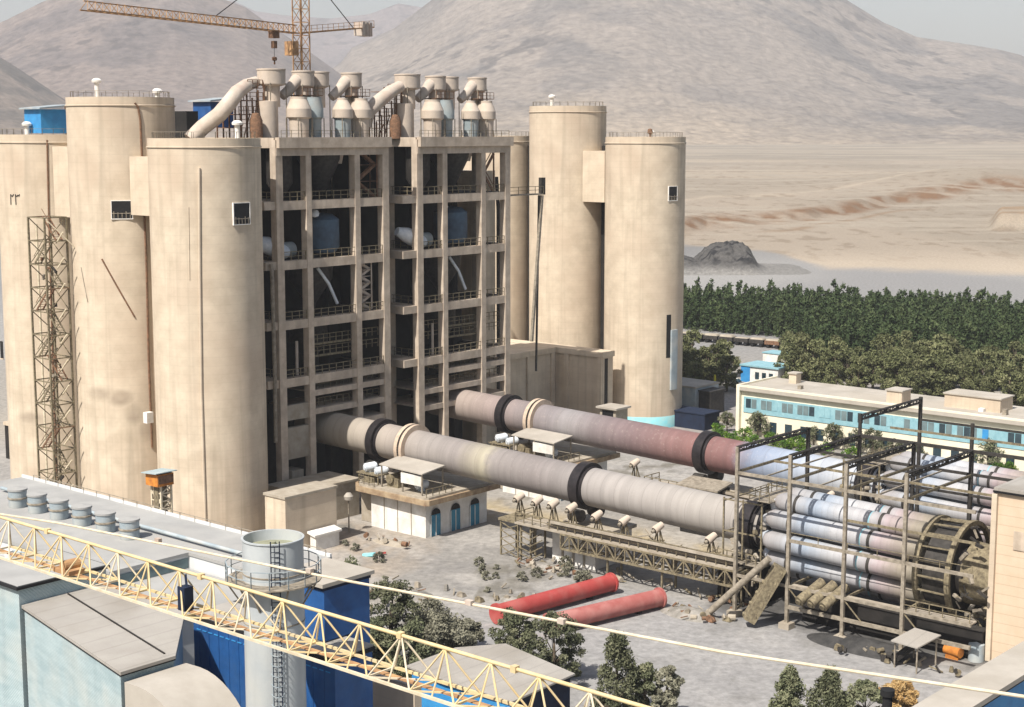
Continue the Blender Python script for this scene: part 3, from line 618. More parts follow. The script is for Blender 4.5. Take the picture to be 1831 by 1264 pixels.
tag(MB().tube([(-162.8, 184, 0), (-162.8, 184, 38), (-163, 183.8, 43)], .3, 10).build('vertical_duct', M['dsteel'], None, True, base=(-162.8, 184, 0)), 'dark vertical duct beside the tall concrete shaft', 'duct')
t = thing('zigzag_stair', 'orange brown steel stair climbing the side of the tall concrete shaft', 'stair', (-162.5, 182, 40)); fr = MB()
for i in range(3):
    z = 40.6 + 3 * i; s = (180.2, 182.6) if i % 2 else (182.6, 180.2); fr.bar((-162.5, s[0], z), (-162.5, s[1], z + 3), .2, .4); fr.bar((-162.5, s[0], z + 1), (-162.5, s[1], z + 4), .1)
for a in (180.2, 182.6): fr.bar((-162.5, a, 40), (-162.5, a, 49.6), .18)
fr.build('flight', M['rust'], t)
# concrete back block between right tower and silos: low wall and roof shed
# ================================================================== CYCLONES
def cyclone(u, v, r, zt, hd, neck, label, m=None, low=False, inlet=None):
    t = thing('cyclone', label, 'cyclone', (u, v, 49), 'cyclones on the tower roofs'); m = m or M['cyc']
    z0 = zt - hd
    if not low:
        MB().lathe((u, v, 0), [(.01, zt + .05), (r * .5, zt + .05), (r, zt), (r + .07, zt - .02), (r + .07, zt - .2), (r, zt - .22), (r, z0), (r * .96, z0 - .12)], 32).build('drum', m, t, True, sharp=15)
        MB().lathe((u, v, 0), [(r * .96, z0 - .12), (neck[0], z0 - .3), (neck[0], neck[1])], 32).build('neck', m, t, True, sharp=15)
    else:
        MB().lathe((u, v, 0), [(neck[0], zt + .6), (neck[0], zt + .3), (r, zt - .95), (r, zt - 2.05), (r - .1, zt - 2.15)], 32).build('bell', m, t, True, sharp=15)
        MB().lathe((u, v, 0), [(r - .1, zt - 2.15), (r * .8, zt - 2.3), (r * .76, 48.9)], 32).build('lower_body', M['cycb'] if r < 1.5 else M['cyc'], t, True)
    if inlet:
        MB().tube(inlet, [.6, .72, .85, .85][:len(inlet)], 14).build('inlet_duct', M['duct'], t, True)
    for a in (45, 135, 225, 315):
        x, y = u + (r + .05) * cos(radians(a)), v + (r + .05) * sin(radians(a)); MB().bar((x, y, 49), (x, y, z0 + .1 if not low else zt - 2.1), .1).build('support_leg', M['steel'], t)
    if not low and inlet: MB().box(u - r - .4, u + r + .4, v - r - .3, v + r + .3, z0 - 1.35, z0 - 1.25).rail([(u + r + .4, v - r - .3, z0 - 1.25), (u + r + .4, v + r + .3, z0 - 1.25)], .9, .8, .06).build('service_deck', M['rust'], t)
    return t
def cyc_set(ofs, who, du=0, gap=(0, 0, 0, 0)):
    # upper row
    U0 = -160.0
    ups = [(136.1, 1.85, 58.1, 1.95, 1.1), (141.6, 1.5, 58.0, 1.95, 1.05), (144.9, 1.42, 58.0, 1.9, .85), (150.4, 1.42, 58.0, 1.9, .95)]
    nm = ['first', 'second', 'third', 'fourth']
    for i, (v, r, zt, hd, nk) in enumerate(ups):
        v = v + ofs + gap[i]; inl = None
        if i in (1, 3): inl = [(U0 - .2, v - 3.6, 54.6), (U0, v - 2.4, 55.5), (U0 + .1, v - 1.4, 56.6), (U0 + .1, v - .6, 57.0)]
        cyclone(U0 - (.6 if i == 2 else 0), v, r, zt, hd, (nk, 53.2), f'upper roof cyclone, {nm[i]} from the left on the {who}', inlet=inl)
    los = [(138.3, 1.62, 53.9, 1.1, M['cyc']), (141.7, 1.35, 53.9, 1.1, M['cycb']), (147.0, 1.42, 53.9, .7, M['cyc']), (150.3, 1.5, 53.9, 1.0, M['cyc'])]
    for i, (v, r, zt, cr, mm) in enumerate(los):
        v = v + ofs + gap[i]; cyclone(-158.2 if i else -157.2, v, r, zt, 2.2, (cr, 0), f'lower roof cyclone, {nm[i]} from the left on the {who}', mm, True)
    a = MB().lathe((-159.6, 134.9 + ofs, 49), [(1.45, 0), (1.45, 4.9), (.01, 5.0)], 24); tag(a.build('roof_tank', M['cyc'], None, True, base=(-159.6, 134.9 + ofs, 49)), f'plain upright tank left of the lower cyclones on the {who}', 'tank')
    # steel lattice behind the duct
    t = thing('lattice_stack', f'rusty steel lattice platform stack left of the cyclones on the {who}', 'scaffold', (-161, 131 + ofs, 49)); fr = MB()
    for z in (50.5, 52.2, 54, 55.6):
        k = (z - 50) * .45
        fr.box(-163, -159.5, 129.2 + ofs + k, 134.2 + ofs, z - .08, z); fr.rail([(-159.5, 129.2 + ofs + k, z), (-159.5, 134.2 + ofs, z)], 1, .8, .08)
    fr.build('deck', M['rust'], t); fr = MB()
    for v in np.arange(129.4, 134.6, 1.0):
        for u in (-163, -159.5): fr.bar((u, v + ofs, 49), (u, v + ofs, 50.5 + (v - 128.6) * 1.0), .16)
    for i in range(4): fr.bar((-159.5, 129.6 + i * 1.2 + ofs, 49), (-159.5, 130.8 + i * 1.2 + ofs, 51 + i * 1.3), .12)
    fr.build('frame', M['rust'], t)
    tag(MB().lathe((-158.6, 132.2 + ofs, 49), [(.85, 0), (.85, 2.4), (.5, 3.3), (.01, 3.4)], 20).build('roof_hopper', M['rust'], None, True, base=(-158.6, 132.2 + ofs, 49)), f'rusty round hopper under the lattice on the {who}', 'hopper')
    rl = MB().rail([(UF + .3, 132.6 + ofs, 49.25), (UF + .3, 151.5 + ofs, 49.25)], .9, 1.6, .05); tag(rl.build('roof_railing', M['osteel'], None, base=(UF + .3, 142 + ofs, 49.2)), f'low railing along the roof edge of the {who}', 'railing')
cyc_set(0, 'left frame tower'); cyc_set(25.2, 'right frame tower', gap=(0, .3, .5, .5))
d = MB().tube([pv(340, 250, 124.5), pv(362, 228, 126), pv(392, 205, 127.5), pv(410, 184, 128.6), pv(424, 165, 130), pv(440, 153, 132), pv(458, 146, 134.2)], [1.0, 1.0, 1.0, 1.0, .95, .85, .7], 18)
tag(d.build('exhaust_duct', M['duct'], None, True, base=pv(340, 250, 124.5)), 'fat pale exhaust duct bending down from left tower cyclones to the silo roof', 'duct')
d = MB().tube([pv(652, 225, 153), pv(658, 200, 153.4), pv(676, 182, 155), pv(698, 164, 157), pv(716, 154, 159)], [1, 1, 1, .9, .8], 18)
tag(d.build('exhaust_duct', M['duct'], None, True, base=pv(652, 225, 153)), 'fat pale exhaust duct slanting down between the two frame towers', 'duct')
# blue cabins on the roofs at the left
def cabin(px, py, dep, wd, hh, label, m=M['blue']):
    c = pY(px, py, dep); u, v, z = c; t = thing('roof_cabin', label, 'cabin', c)
    MB().box(u - 2, u + 2, v - wd / 2, v + wd / 2, z, z + hh).build('wall', m, t)
    MB().hexa([(u - 2.5, v - wd / 2 - .5, z + hh), (u + 2.6, v - wd / 2 - .5, z + hh), (u + 2.6, v + wd / 2 + .4, z + hh + .5), (u - 2.5, v + wd / 2 + .4, z + hh + .5)], [(u - 2.5, v - wd / 2 - .5, z + hh + .2), (u + 2.6, v - wd / 2 - .5, z + hh + .2), (u + 2.6, v + wd / 2 + .4, z + hh + .7), (u - 2.5, v + wd / 2 + .4, z + hh + .7)]).build('roof', M['gblue'], t)
    return t
cb = cabin(86, 238, 216, 4.6, 3.2, 'blue sheet metal cabin with pale roof on top of the leftmost silo', M['bblue'])
c = pY(118, 238, 218); b = MB(); b.box(c[0] - 1, c[0] + 1.3, c[1] + .6, c[1] + 2.9, 48, 48.3)
for x in (-.9, 1.2):
    for y in (.7, 2.7): b.bar((c[0] + x, c[1] + y, 48), (c[0] + x, c[1] + y, 53.5), .25)
b.box(c[0] - 1, c[0] + .8, c[1] + 1, c[1] + 2.3, 48.3, 52); tag(b.build('bucket_elevator_head', M['rust'], None, base=c), 'rusty elevator head beside the blue cabin on the leftmost silo', 'elevator head')
cabin(382, 228, 226, 4.0, 3.6, 'dark blue cabin half hidden behind the exhaust duct')
c = pY(325, 240, 222); tag(MB().box(c[0] - 1.5, c[0] + 2.5, c[1] - 1, c[1] + 1, 46, 52.8).build('machine_house', M['dconc'], None, base=c), 'dark machine house behind the tallest left silo', 'building')
# ================================================================== TOWER CRANE behind
def tower_crane():
    mx = W(-174.3, 153.2); t = thing('tower_crane', 'rusty orange tower crane rising behind the left frame tower', 'crane', (-174.3, 153.2, 0))
    b3 = (-174.3, 153.2)
    MB().truss((*b3, 0), (*b3, 75), (1.7, 0, 0), (0, 1.7, 0), 40, .14, .07).build('mast', M['ocrane'], t)
    MB().box(b3[0] - .4, b3[0] + 1.4, b3[1] - 2.0, b3[1] - .9, 60.8, 62.8).build('cab', M['ocrane'], t)
    e = pY(150, 17, 186); e = (e[0], e[1], 64.6); d = Vector((e[0] - b3[0], e[1] - b3[1], 0)); L = d.length; d.normalize(); n = Vector((-d.y, d.x, 0))
    o = Vector((*b3, 64.0)); end = o + d * L
    j = MB(); k = 34; top = Vector((0, 0, 1.15))
    for s in (-.55, .55): j.bar(o + n * s, end + n * s, .15)
    j.bar(o + top, end + top * .9, .13)
    for i in range(k):
        a = o + d * (L * i / k); c = o + d * (L * (i + 1) / k); m_ = (a + c) / 2 + top
        for s in (-.55, .55): j.bar(a + n * s, m_, .07); j.bar(m_, c + n * s, .07)
        j.bar(a - n * .55, a + n * .55, .07)
    j.build('jib', M['ocrane'], t)
    c2 = o - d * 22.5 + Vector((0, 0, 2.2)); cj = MB()
    for s in (-.6, .6): cj.bar(o + n * s, c2 + n * s, .2)
    cj.rail([o + n * .6, c2 + n * .6], 1.0, 1.6, .06); cj.build('counter_jib', M['ocrane'], t)
    cw = MB(); q = o - d * 18.5 + Vector((0, 0, 2.3))
    for i in range(3): a = q - d * (i * 1.1); cw.hexa([a + n * s + Vector((0, 0, -1.6)) + d * r for s, r in ((-.8, 0), (.8, 0), (.8, -.9), (-.8, -.9))], [a + n * s + Vector((0, 0, .5)) + d * r for s, r in ((-.8, 0), (.8, 0), (.8, -.9), (-.8, -.9))])
    cw.build('counterweight', M['duct'], t)
    tie = MB(); ap = Vector((*b3, 75)); tie.bar(ap, o + d * 20.5 + top, .1); tie.bar(ap, o - d * 17 + Vector((0, 0, 1.7)), .1); tie.build('tie_rod', M['dsteel'], t)
    hb = o + d * 6.2; hk = MB().box(hb.x - .55, hb.x + .55, hb.y - .55, hb.y + .55, 63.0, 64.1); hk.box(hb.x - .3, hb.x + .3, hb.y - .3, hb.y + .3, 61.6, 62.6); hk.build('trolley', M['rust'], t)
    z = zfor(hb.x, hb.y, 105); h2 = MB().bar((hb.x, hb.y, z), (hb.x, hb.y, 62), .05); h2.build('hoist_rope', M['dsteel'], t)
    MB().lathe((hb.x, hb.y, z - .8), [(.01, 0), (.14, .1), (.1, .5), (.36, .6), (.36, 1.0), (.01, 1.1)], 12).build('hook_block', M['rust'], t, True)
tower_crane()
# ================================================================== KILNS
KZ = lambda u: 8.7 + (-112 - u) * .03
def rampmat(name, stops, lo, hi, rough=.75, metal=.0, dust=.5, dustc=(.5, .44, .38), bandsc=.16, scale=.8):
    m = bpy.data.materials.new(name); m.use_nodes = True; n = m.node_tree; N = n.nodes; L = n.links; b = N['Principled BSDF']
    b.inputs['Roughness'].default_value = rough; b.inputs['Metallic'].default_value = metal; b.inputs['Specular IOR Level'].default_value = .3
    tc = N.new('ShaderNodeTexCoord'); sp = N.new('ShaderNodeSeparateXYZ'); L.new(tc.outputs['Object'], sp.inputs[0])
    nz = N.new('ShaderNodeTexNoise'); nz.inputs['Scale'].default_value = scale; nz.inputs['Detail'].default_value = 7; nz.inputs['Roughness'].default_value = .7; L.new(tc.outputs['Object'], nz.inputs[0])
    ad = N.new('ShaderNodeMath'); ad.operation = 'MULTIPLY_ADD'; ad.inputs[1].default_value = 3.0; L.new(nz.outputs[0], ad.inputs[0]); L.new(sp.outputs[0], ad.inputs[2])
    mr = N.new('ShaderNodeMapRange'); mr.inputs[1].default_value = lo + 1.5; mr.inputs[2].default_value = hi + 1.5; L.new(ad.outputs[0], mr.inputs[0])
    rp = N.new('ShaderNodeValToRGB'); e = rp.color_ramp.elements
    while len(e) > 1: e.remove(e[-1])
    e[0].position = (stops[0][0] - lo) / (hi - lo); e[0].color = (*stops[0][1], 1)
    for p, c in stops[1:]: x = e.new((p - lo) / (hi - lo)); x.color = (*c, 1)
    L.new(mr.outputs[0], rp.inputs[0])
    mp = N.new('ShaderNodeMapping'); mp.inputs['Scale'].default_value = (1.3, .12, .12); L.new(tc.outputs['Object'], mp.inputs[0])
    n2 = N.new('ShaderNodeTexNoise'); n2.inputs['Scale'].default_value = 1.0; n2.inputs['Detail'].default_value = 5; L.new(mp.outputs[0], n2.inputs[0])
    m2 = N.new('ShaderNodeMapRange'); m2.inputs[1].default_value = .35; m2.inputs[2].default_value = .7; m2.inputs[3].default_value = .9; m2.inputs[4].default_value = 1.08; L.new(n2.outputs[0], m2.inputs[0])
    mx = N.new('ShaderNodeMix'); mx.data_type = 'RGBA'; mx.blend_type = 'MULTIPLY'; mx.inputs[0].default_value = 1; L.new(rp.outputs[0], mx.inputs[6]); L.new(m2.outputs[0], mx.inputs[7])
    n3 = N.new('ShaderNodeTexNoise'); n3.inputs['Scale'].default_value = 2.2; n3.inputs['Detail'].default_value = 6; n3.inputs['Roughness'].default_value = .75; L.new(tc.outputs['Object'], n3.inputs[0])
    m3 = N.new('ShaderNodeMapRange'); m3.inputs[1].default_value = .56; m3.inputs[2].default_value = .72; m3.inputs[4].default_value = dust; L.new(n3.outputs[0], m3.inputs[0])
    x3 = N.new('ShaderNodeMix'); x3.data_type = 'RGBA'; L.new(m3.outputs[0], x3.inputs[0]); L.new(mx.outputs[2], x3.inputs[6]); x3.inputs[7].default_value = (*dustc, 1)
    wv = N.new('ShaderNodeTexWave'); wv.bands_direction = 'X'; wv.wave_profile = 'SAW'; wv.inputs['Scale'].default_value = bandsc; wv.inputs['Distortion'].default_value = 0; L.new(tc.outputs['Object'], wv.inputs[0])
    m4 = N.new('ShaderNodeMapRange'); m4.inputs[1].default_value = 0; m4.inputs[2].default_value = .07; m4.inputs[3].default_value = .35; m4.inputs[4].default_value = 0; L.new(wv.outputs['Fac'], m4.inputs[0])
    x4 = N.new('ShaderNodeMix'); x4.data_type = 'RGBA'; L.new(m4.outputs[0], x4.inputs[0]); L.new(x3.outputs[2], x4.inputs[6]); x4.inputs[7].default_value = (.12, .1, .1, 1)
    L.new(x4.outputs[2], b.inputs['Base Color'])
    bp = N.new('ShaderNodeBump'); bp.inputs['Strength'].default_value = .3; bp.inputs['Distance'].default_value = .04; L.new(n3.outputs[0], bp.inputs['Height']); L.new(bp.outputs[0], b.inputs['Normal'])
    return m
KB = -112.0
k1m = rampmat('kiln_shell_paint', [(-44, (0.349, 0.309, 0.249)), (-31, (0.304, 0.267, 0.236)), (-24, (0.253, 0.232, 0.218)), (-19, (0.233, 0.211, 0.201)), (-16.5, (0.283, 0.257, 0.212)), (-14.5, (0.349, 0.320, 0.245)), (-13, (0.227, 0.207, 0.197)), (-6, (0.206, 0.185, 0.179)), (0, (0.227, 0.211, 0.203)), (1.5, (0.296, 0.275, 0.261)), (18, (0.316, 0.295, 0.272)), (25, (0.274, 0.252, 0.232))], -46, 30, dustc=(.40, .36, .34), dust=.3)
k2m = rampmat('kiln_shell_rusty_paint', [(-44, (0.311, 0.260, 0.225)), (-35, (0.260, 0.209, 0.197)), (-31, (0.212, 0.181, 0.178)), (-25, (0.202, 0.184, 0.190)), (-22, (0.254, 0.240, 0.243)), (-17, (0.183, 0.155, 0.158)), (-11, (0.172, 0.123, 0.126)), (-6, (0.187, 0.114, 0.111)), (-1, (0.198, 0.105, 0.099)), (5, (0.185, 0.100, 0.097)), (6.5, (0.206, 0.194, 0.235)), (8, (0.200, 0.239, 0.325)), (13, (0.293, 0.344, 0.429)), (20, (0.387, 0.410, 0.444))], -46, 30, dust=.35)
tubem = rampmat('cooler_tube_sheet', [(27, (.29, .27, .265)), (29.5, (.37, .375, .39)), (32, (.28, .33, .40)), (35, (.44, .445, .46)), (39, (.36, .35, .36)), (40.2, (.36, .30, .31)), (43, (.27, .235, .19)), (45, (.22, .2, .15))], 26, 48, rough=.5, metal=.1, dust=.45, dustc=(.3, .28, .26), bandsc=.45)
def kiln(v, km, who):
    t = thing('rotary_kiln', who, 'kiln', (KB, v, 0), 'long rotary kilns')
    ax = lambda u: (u, v, KZ(u))
    MB().cyl(ax(-161), ax(-58.5), 2.27, n=72).build('shell', km, t, True)
    for u, wd in [(-146.0, 1.15), (-111.8, 1.25), (-88.4, 1.3)]:
        ty = MB().cyl(ax(u - wd / 2), ax(u + wd / 2), 2.82, n=56); ty.cyl(ax(u - wd / 2 - .35), ax(u - wd / 2 - .02), 2.42, n=40); ty.cyl(ax(u + wd / 2 + .02), ax(u + wd / 2 + .35), 2.42, n=40)
        to = ty.build('tyre', M['tyre'], t, True)
        rl = MB()
        for s in (-1, 1): rl.cyl((u - .8, v + s * 1.85, KZ(u) - 3.25), (u + .8, v + s * 1.85, KZ(u) - 3.25), .75, n=24)
        for s in (-1, 1):
            q = MB().cyl((u - .8, v + s * 1.85, KZ(u) - 3.25), (u + .8, v + s * 1.85, KZ(u) - 3.25), .75, n=24); q.build('support_roller', M['dsteel'], t, True)
    g = MB().cyl(ax(-141.1), ax(-140.55), 2.95, n=56); g.cyl(ax(-140.2), ax(-139.75), 2.95, n=56); g.build('gear_guard', M['gear'], t, True)
    te = MB(); 
    for i in range(56):
        a = 2 * pi * i / 56; c = Vector((-140.38, v + 2.8 * cos(a), KZ(-140.4) + 2.8 * sin(a))); te.box(c.x - .18, c.x + .18, c.y - .07, c.y + .07, c.z - .07, c.z + .07)
    te.cyl(ax(-140.5), ax(-140.25), 2.7, n=56); te.build('girth_gear', M['dsteel'], t)
    for u in (-86.6, -85.4): MB().cyl(ax(u - .18), ax(u + .18), 2.75 - .1 * (u > -86), n=48).build('seal_ring', M['tyre'], t, True)
    h = MB()
    for i in range(16):
        a = 2 * pi * (i + .5) / 16; h.box(-86.4, -85.6, v + 2.45 * cos(a) - .16, v + 2.45 * cos(a) + .16, KZ(-86) + 2.45 * sin(a) - .16, KZ(-86) + 2.45 * sin(a) + .16)
    h.build('bolted_collar', M['steel'], t)
    # planetary cooler tubes
    for i in range(10):
        a = 2 * pi * (i + .12) / 10; y, z = cos(a), sin(a); rr = 3.7; f = lambda u, r=rr: (u, v + r * y, KZ(u) + r * z)
        tb = MB().tube([f(-84.9), f(-84.3), f(-67.2)], [.7, 1.0, 1.0], 28).build('cooler_tube', tubem, t, True)
        MB().tube([f(-85.2, 2.2), f(-85.3, 3.2), f(-84.6, rr)], .62, 14).build('inlet_elbow', M['tube'], tb, True)
        for u in (-82.4 + .3 * (i % 3), -72.9 + .3 * (i % 2)): MB().cyl(f(u - .16), f(u + .16), 1.05, n=28).build('tube_strap', M['dsteel'], tb, True)
        MB().cyl(f(-73.9), f(-73.75), 1.03, n=28).build('seam_strap', M['band'], tb, True)
    for u, r1 in [(-67.4, 4.95), (-64.0, 5.05)]:
        rg = MB(); n = 48
        for i in range(n):
            a, b = 2 * pi * i / n, 2 * pi * (i + 1) / n
            q = lambda a, r, uu: (uu, v + r * cos(a), KZ(u) + r * sin(a))
            rg.hexa([q(a, r1 - .4, u - .25), q(a, r1 - .4, u + .25), q(b, r1 - .4, u + .25), q(b, r1 - .4, u - .25)], [q(a, r1, u - .25), q(a, r1, u + .25), q(b, r1, u + .25), q(b, r1, u - .25)])
        rg.build('outlet_ring', M['osteel'], t)
    for i in range(20):
        a = 2 * pi * i / 20; MB().bar((-67.2, v + 4.7 * cos(a), KZ(-66) + 4.7 * sin(a)), (-64.2, v + 4.8 * cos(a), KZ(-66) + 4.8 * sin(a)), .28, .12).build('ring_bar', M['osteel'], t)
    MB().cyl(ax(-66.9), ax(-64.4), 4.3, n=48).build('outlet_casing', M['dsteel'], t, True)
    for i in range(30):
        a = random.uniform(1.2, 5.2); a = pi * .55 + random.uniform(0, pi * .95); rr = random.uniform(3.4, 5.0); q = (random.uniform(-63.7, -61), v + rr * cos(a), KZ(-62) + rr * sin(a)); MB().bar(q, (q[0] + random.uniform(.3, 1.2), q[1] + random.uniform(-.5, .5), q[2] + random.uniform(-.9, .9)), random.uniform(.1, .35)).build('pipe_fitting', M[random.choice(['osteel', 'dsteel', 'steel'])], t)
    MB().cyl(ax(-63.6), ax(-60.4), 3.1, 2.9, n=40).build('burner_hood', M['osteel'], t, True)
    return t
kiln(142.0, k1m, 'nearer rotary kiln, grey mauve, between the white building and the steel frame')
kiln(167.5, k2m, 'farther rotary kiln, rust red in its middle and blue beyond the third tyre')

# ================================================================== KILN STATIONS
def drum_motor(p, name, label, parent=None, ax=(0, 1, 0), r=.5, L=1.3, m=None):
    p = Vector(p); d = Vector(ax).normalized(); b = MB().cyl(p, p + d * L, r, n=18); b.cyl(p - d * .15, p, r * .6, n=14); b.cyl(p + d * L, p + d * (L + .18), r * .75, n=14)
    b.box(p.x - .3 + d.x * L / 2, p.x + .3 + d.x * L / 2, p.y - .3 + d.y * L / 2, p.y + .3 + d.y * L / 2, p.z - r - .35, p.z - r * .6)
    return b.build(name, m or M['wvess'], parent, True)
def station(v, who):
    o = v - 142.0; t = thing('drive_station', 'white walled drive building with flat deck under the ' + who, 'building', (-137.3, 141.5 + o, 0))
    MB().box(-142, -132.3, 135.9 + o, 147.2 + o, -.3, 4.5).build('wall', M['white'], t)
    pl = [(-145.6, 138.5), (-145.2, 136.2), (-143.6, 134.7), (-131.0, 134.4), (-130.6, 134.8), (-130.6, 148), (-145.6, 148)]
    MB().prism([(a, b + o) for a, b in pl], 4.5, 5.15).build('deck', M['rdust'], t)
    MB().prism([(a + (.35 if a < -140 else -.35), b + .3 + o) for a, b in pl[:5]] + [(-131, 147.6 + o), (-145.2, 147.6 + o)], 5.15, 5.45).build('upper_deck', M['dust'], t)
    MB().box(-145, -142.4, 137 + o, 147 + o, 0, 4.49).build('lean_to', M['dust'], t)
    for q in (137.6, 141.2, 144.8):
        d = MB().box(-132.31, -132.2, q - .85 + o, q + .85 + o, 0, 2.7).build('door', M['teald'], t)
        ar = MB(); n = 10; c = [(-132.19, q + .8 * cos(pi * i / n) + o, 2.75 + .75 * sin(pi * i / n)) for i in range(n + 1)]; ar.hexa(c, [(x + .05, y, z) for x, y, z in c]); ar.build('arched_window', M['dark'], d)
        MB().box(-132.19, -132.13, q - .05 + o, q + .05 + o, 0, 2.6).box(-132.19, -132.13, q - .95 + o, q - .85 + o, 0, 2.7).box(-132.19, -132.13, q + .85 + o, q + .95 + o, 0, 2.7).build('frame', M['white'], d)
    s = MB()
    for u in (-139.6, -137.2, -134.8): s.box(u - .05, u + .05, 135.82 + o, 135.9 + o, 0, 4.4)
    s.build('wall_joint', M['dust'], t)
    MB().rail([(-145.1, 138.5 + o, 5.45), (-143.4, 135.1 + o, 5.45), (-140.4, 134.9 + o, 5.45)], 1.1, 1.0, .08).rail([(-131.2, 134.9 + o, 5.45), (-131.2, 139.5 + o, 5.45)], 1.0, 1, .08).build('railing', M['osteel'], t)
    # shelter on the deck
    sh = thing('drive_shelter', 'open shelter with pale flat roof on the deck below the ' + who, 'shelter', (-136, 138 + o, 5.45), 'flat roofed drive shelters beside the kilns')
    MB().hexa([(-140, 135.4 + o, 8.25), (-132, 135.0 + o, 8.15), (-132.2, 139.3 + o, 8.55), (-140.4, 139.6 + o, 8.65)], [(-140, 135.4 + o, 8.4), (-132, 135.0 + o, 8.3), (-132.2, 139.3 + o, 8.7), (-140.4, 139.6 + o, 8.8)]).build('roof', M['roofw'], sh)
    for (a, b) in [(-139.7, 135.6), (-135.8, 135.4), (-132.3, 135.3), (-132.4, 139.1), (-140, 139.2)]: MB().bar((a, b + o, 5.45), (a, b + o, 8.2), .16).build('post', M['steel'], sh)
    MB().box(-136, -132.5, 135.3 + o, 135.4 + o, 6.6, 7.9).build('side_panel', M['white'], sh)
    G = 'motors and gearboxes on the drive decks'
    for k, (a, b, z, lb) in enumerate([(-143.4, 136.2, 7.3, 'left end one'), (-141.6, 136.4, 7.0, 'second one'), (-134.6, 136.6, 6.2, 'one inside the shelter')]):
        x = drum_motor((a, b + o, z), 'drive_motor', '', None, (.4, .9, .1), .55, 1.4); x.location = (0, 0, 0); 
        BASE[x.name] = (0, 0, 0); tag(x, f'pale round motor on the drive deck of the {who}, {lb}', 'motor', G)
    f = MB()
    for a in (-144.3, -142.5, -140.8): f.bar((a, 136 + o, 5.45), (a, 136 + o, 6.8), .14); f.bar((a, 137.6 + o, 5.45), (a, 137.6 + o, 6.8), .14)
    f.box(-144.6, -140.6, 135.8 + o, 137.8 + o, 6.55, 6.7); f.box(-143.5, -142, 136.1 + o, 137.5 + o, 5.45, 6.3); f.box(-139.5, -137.5, 136.3 + o, 138 + o, 5.45, 6.6)
    f.cyl((-138.8, 136 + o, 6.5), (-138.8, 138 + o, 6.5), .6); tag(f.build('gearbox_frame', M['osteel'], None, base=(-142, 136.8 + o, 5.45)), 'dusty steel frame with gearbox on the drive deck of the ' + who, 'gearbox', G)
    return t
station(142.0, 'nearer kiln'); station(167.5, 'farther kiln')
def pier(u0, u1, v0, v1, h, label, m=M['white']):
    t = thing('kiln_pier', label, 'pier', ((u0 + u1) / 2, (v0 + v1) / 2, 0)); MB().box(u0, u1, v0, v1, -.3, h).build('wall', m, t)
    MB().box(u0 - .5, u1 + .5, v0 - .5, v1 + .3, h, h + .4).build('cap', M['dust'], t)
    for k in range(1, 4): a = u0 + (u1 - u0) * k / 4; MB().box(a - .14, a + .14, v0 - .12, v0 - .001, 0, h).build('pilaster', M['dust'], t)
    return t
pier(-114.1, -107.7, 138.5, 145.5, 3.7, 'white pier block under the second tyre of the nearer kiln')
pier(-114.1, -107.7, 164.0, 171, 3.7, 'white pier block under the second tyre of the farther kiln')
pier(-91, -86, 138.6, 145.5, 4.2, 'dark dusty pier under the third tyre of the nearer kiln', M['dconc'])
pier(-91, -86, 164, 171, 4.2, 'dusty pier under the third tyre of the farther kiln', M['dconc'])
def walkway(v, who, full):
    o = v - 142; t = thing('kiln_walkway', 'dusty lattice walkway along the ' + who, 'walkway', (-102, 137 + o, 0))
    MB().box(-117.5, -86.8, 135.6 + o, 139.4 + o, 4.35, 4.6).box(-112, -86.8, 135.5 + o, 136.0 + o, 5.35, 5.65).build('deck', M['dust'], t)
    MB().truss((-110.5, 136.4 + o, 2.6), (-86.8, 136.4 + o, 2.6), (0, 1.6, 0), (0, 0, 1.7), 18, .2, .13).build('lattice_girder', M['osteel'], t)
    MB().rail([(-117.4, 139 + o, 4.6), (-117.4, 135.7 + o, 4.6), (-86.8, 135.7 + o, 4.6)], 1.15, 1.25, .09).build('railing', M['osteel'], t)
    for u in (-116.8, -115.3, -104, -96.5): 
        for b in (136, 138.6): MB().bar((u, b + o, 0), (u, b + o, 4.35), .2).build('leg', M['osteel'], t)
    q = MB(); 
    for k in range(5): q.bar((-117 + .1 * k, 135.6 + o, 1 + k * .7), (-115, 135.6 + o, .6 + k * .7), .1); q.bar((-115.2, 135.7 + o, .4 + .8 * k), (-114.4, 137 + o, 1 + .8 * k), .1)
    q.build('ladder', M['osteel'], t)
    MB().tube([(-113, 136.3 + o, 5.0), (-87.3, 136.3 + o, 4.9)], .22, 10).build('cable_pipe', M['steel'], t, True)
walkway(142, 'nearer kiln', True); walkway(167.5, 'farther kiln', False)
def fan(u, v, z, k, who):
    t = thing('cooling_fan', f'pale shell cooling fan on the walkway of the {who}, number {k} from the left', 'fan', (u, v, 4.6), 'cooling fans in a row beside the kilns')
    d = Vector((.15, .8, .35)).normalized(); p = Vector((u, v, z)) + Vector((0, random.uniform(-.1, .1), 0)); s = random.uniform(.72, .88)
    MB().cyl(p - d * .55, p + d * .55, .62 * s, .5 * s, n=20).cyl(p - d * .75, p - d * .55, .5 * s, .62 * s, n=20).build('housing', M['cyc'], t, True)
    MB().cyl(p - d * .78, p - d * .76, .42 * s, n=16).build('mouth', M['dark'], t)
    MB().cyl(p - d * 1.1, p - d * .7, .2, n=12).build('motor', M['steel'], t, True)
    b = MB()
    for s_ in (-.4, .4): b.bar((u + s_, v - .3, 4.6), (u + s_ * .5, v, z - .4), .12); b.bar((u + s_, v + .4, 4.6), (u + s_ * .5, v, z - .4), .12)
    b.box(u - .5, u + .5, v - .4, v + .5, 4.6, 4.72); b.build('stand', M['osteel'], t)
for k, u in enumerate([-119.2, -116.4, -114, -111.2, -107.4, -103.6, -98.9, -91.9]): fan(u, 138.6, 6.3 + (.5 if k < 4 else .2), k + 1, 'nearer kiln')
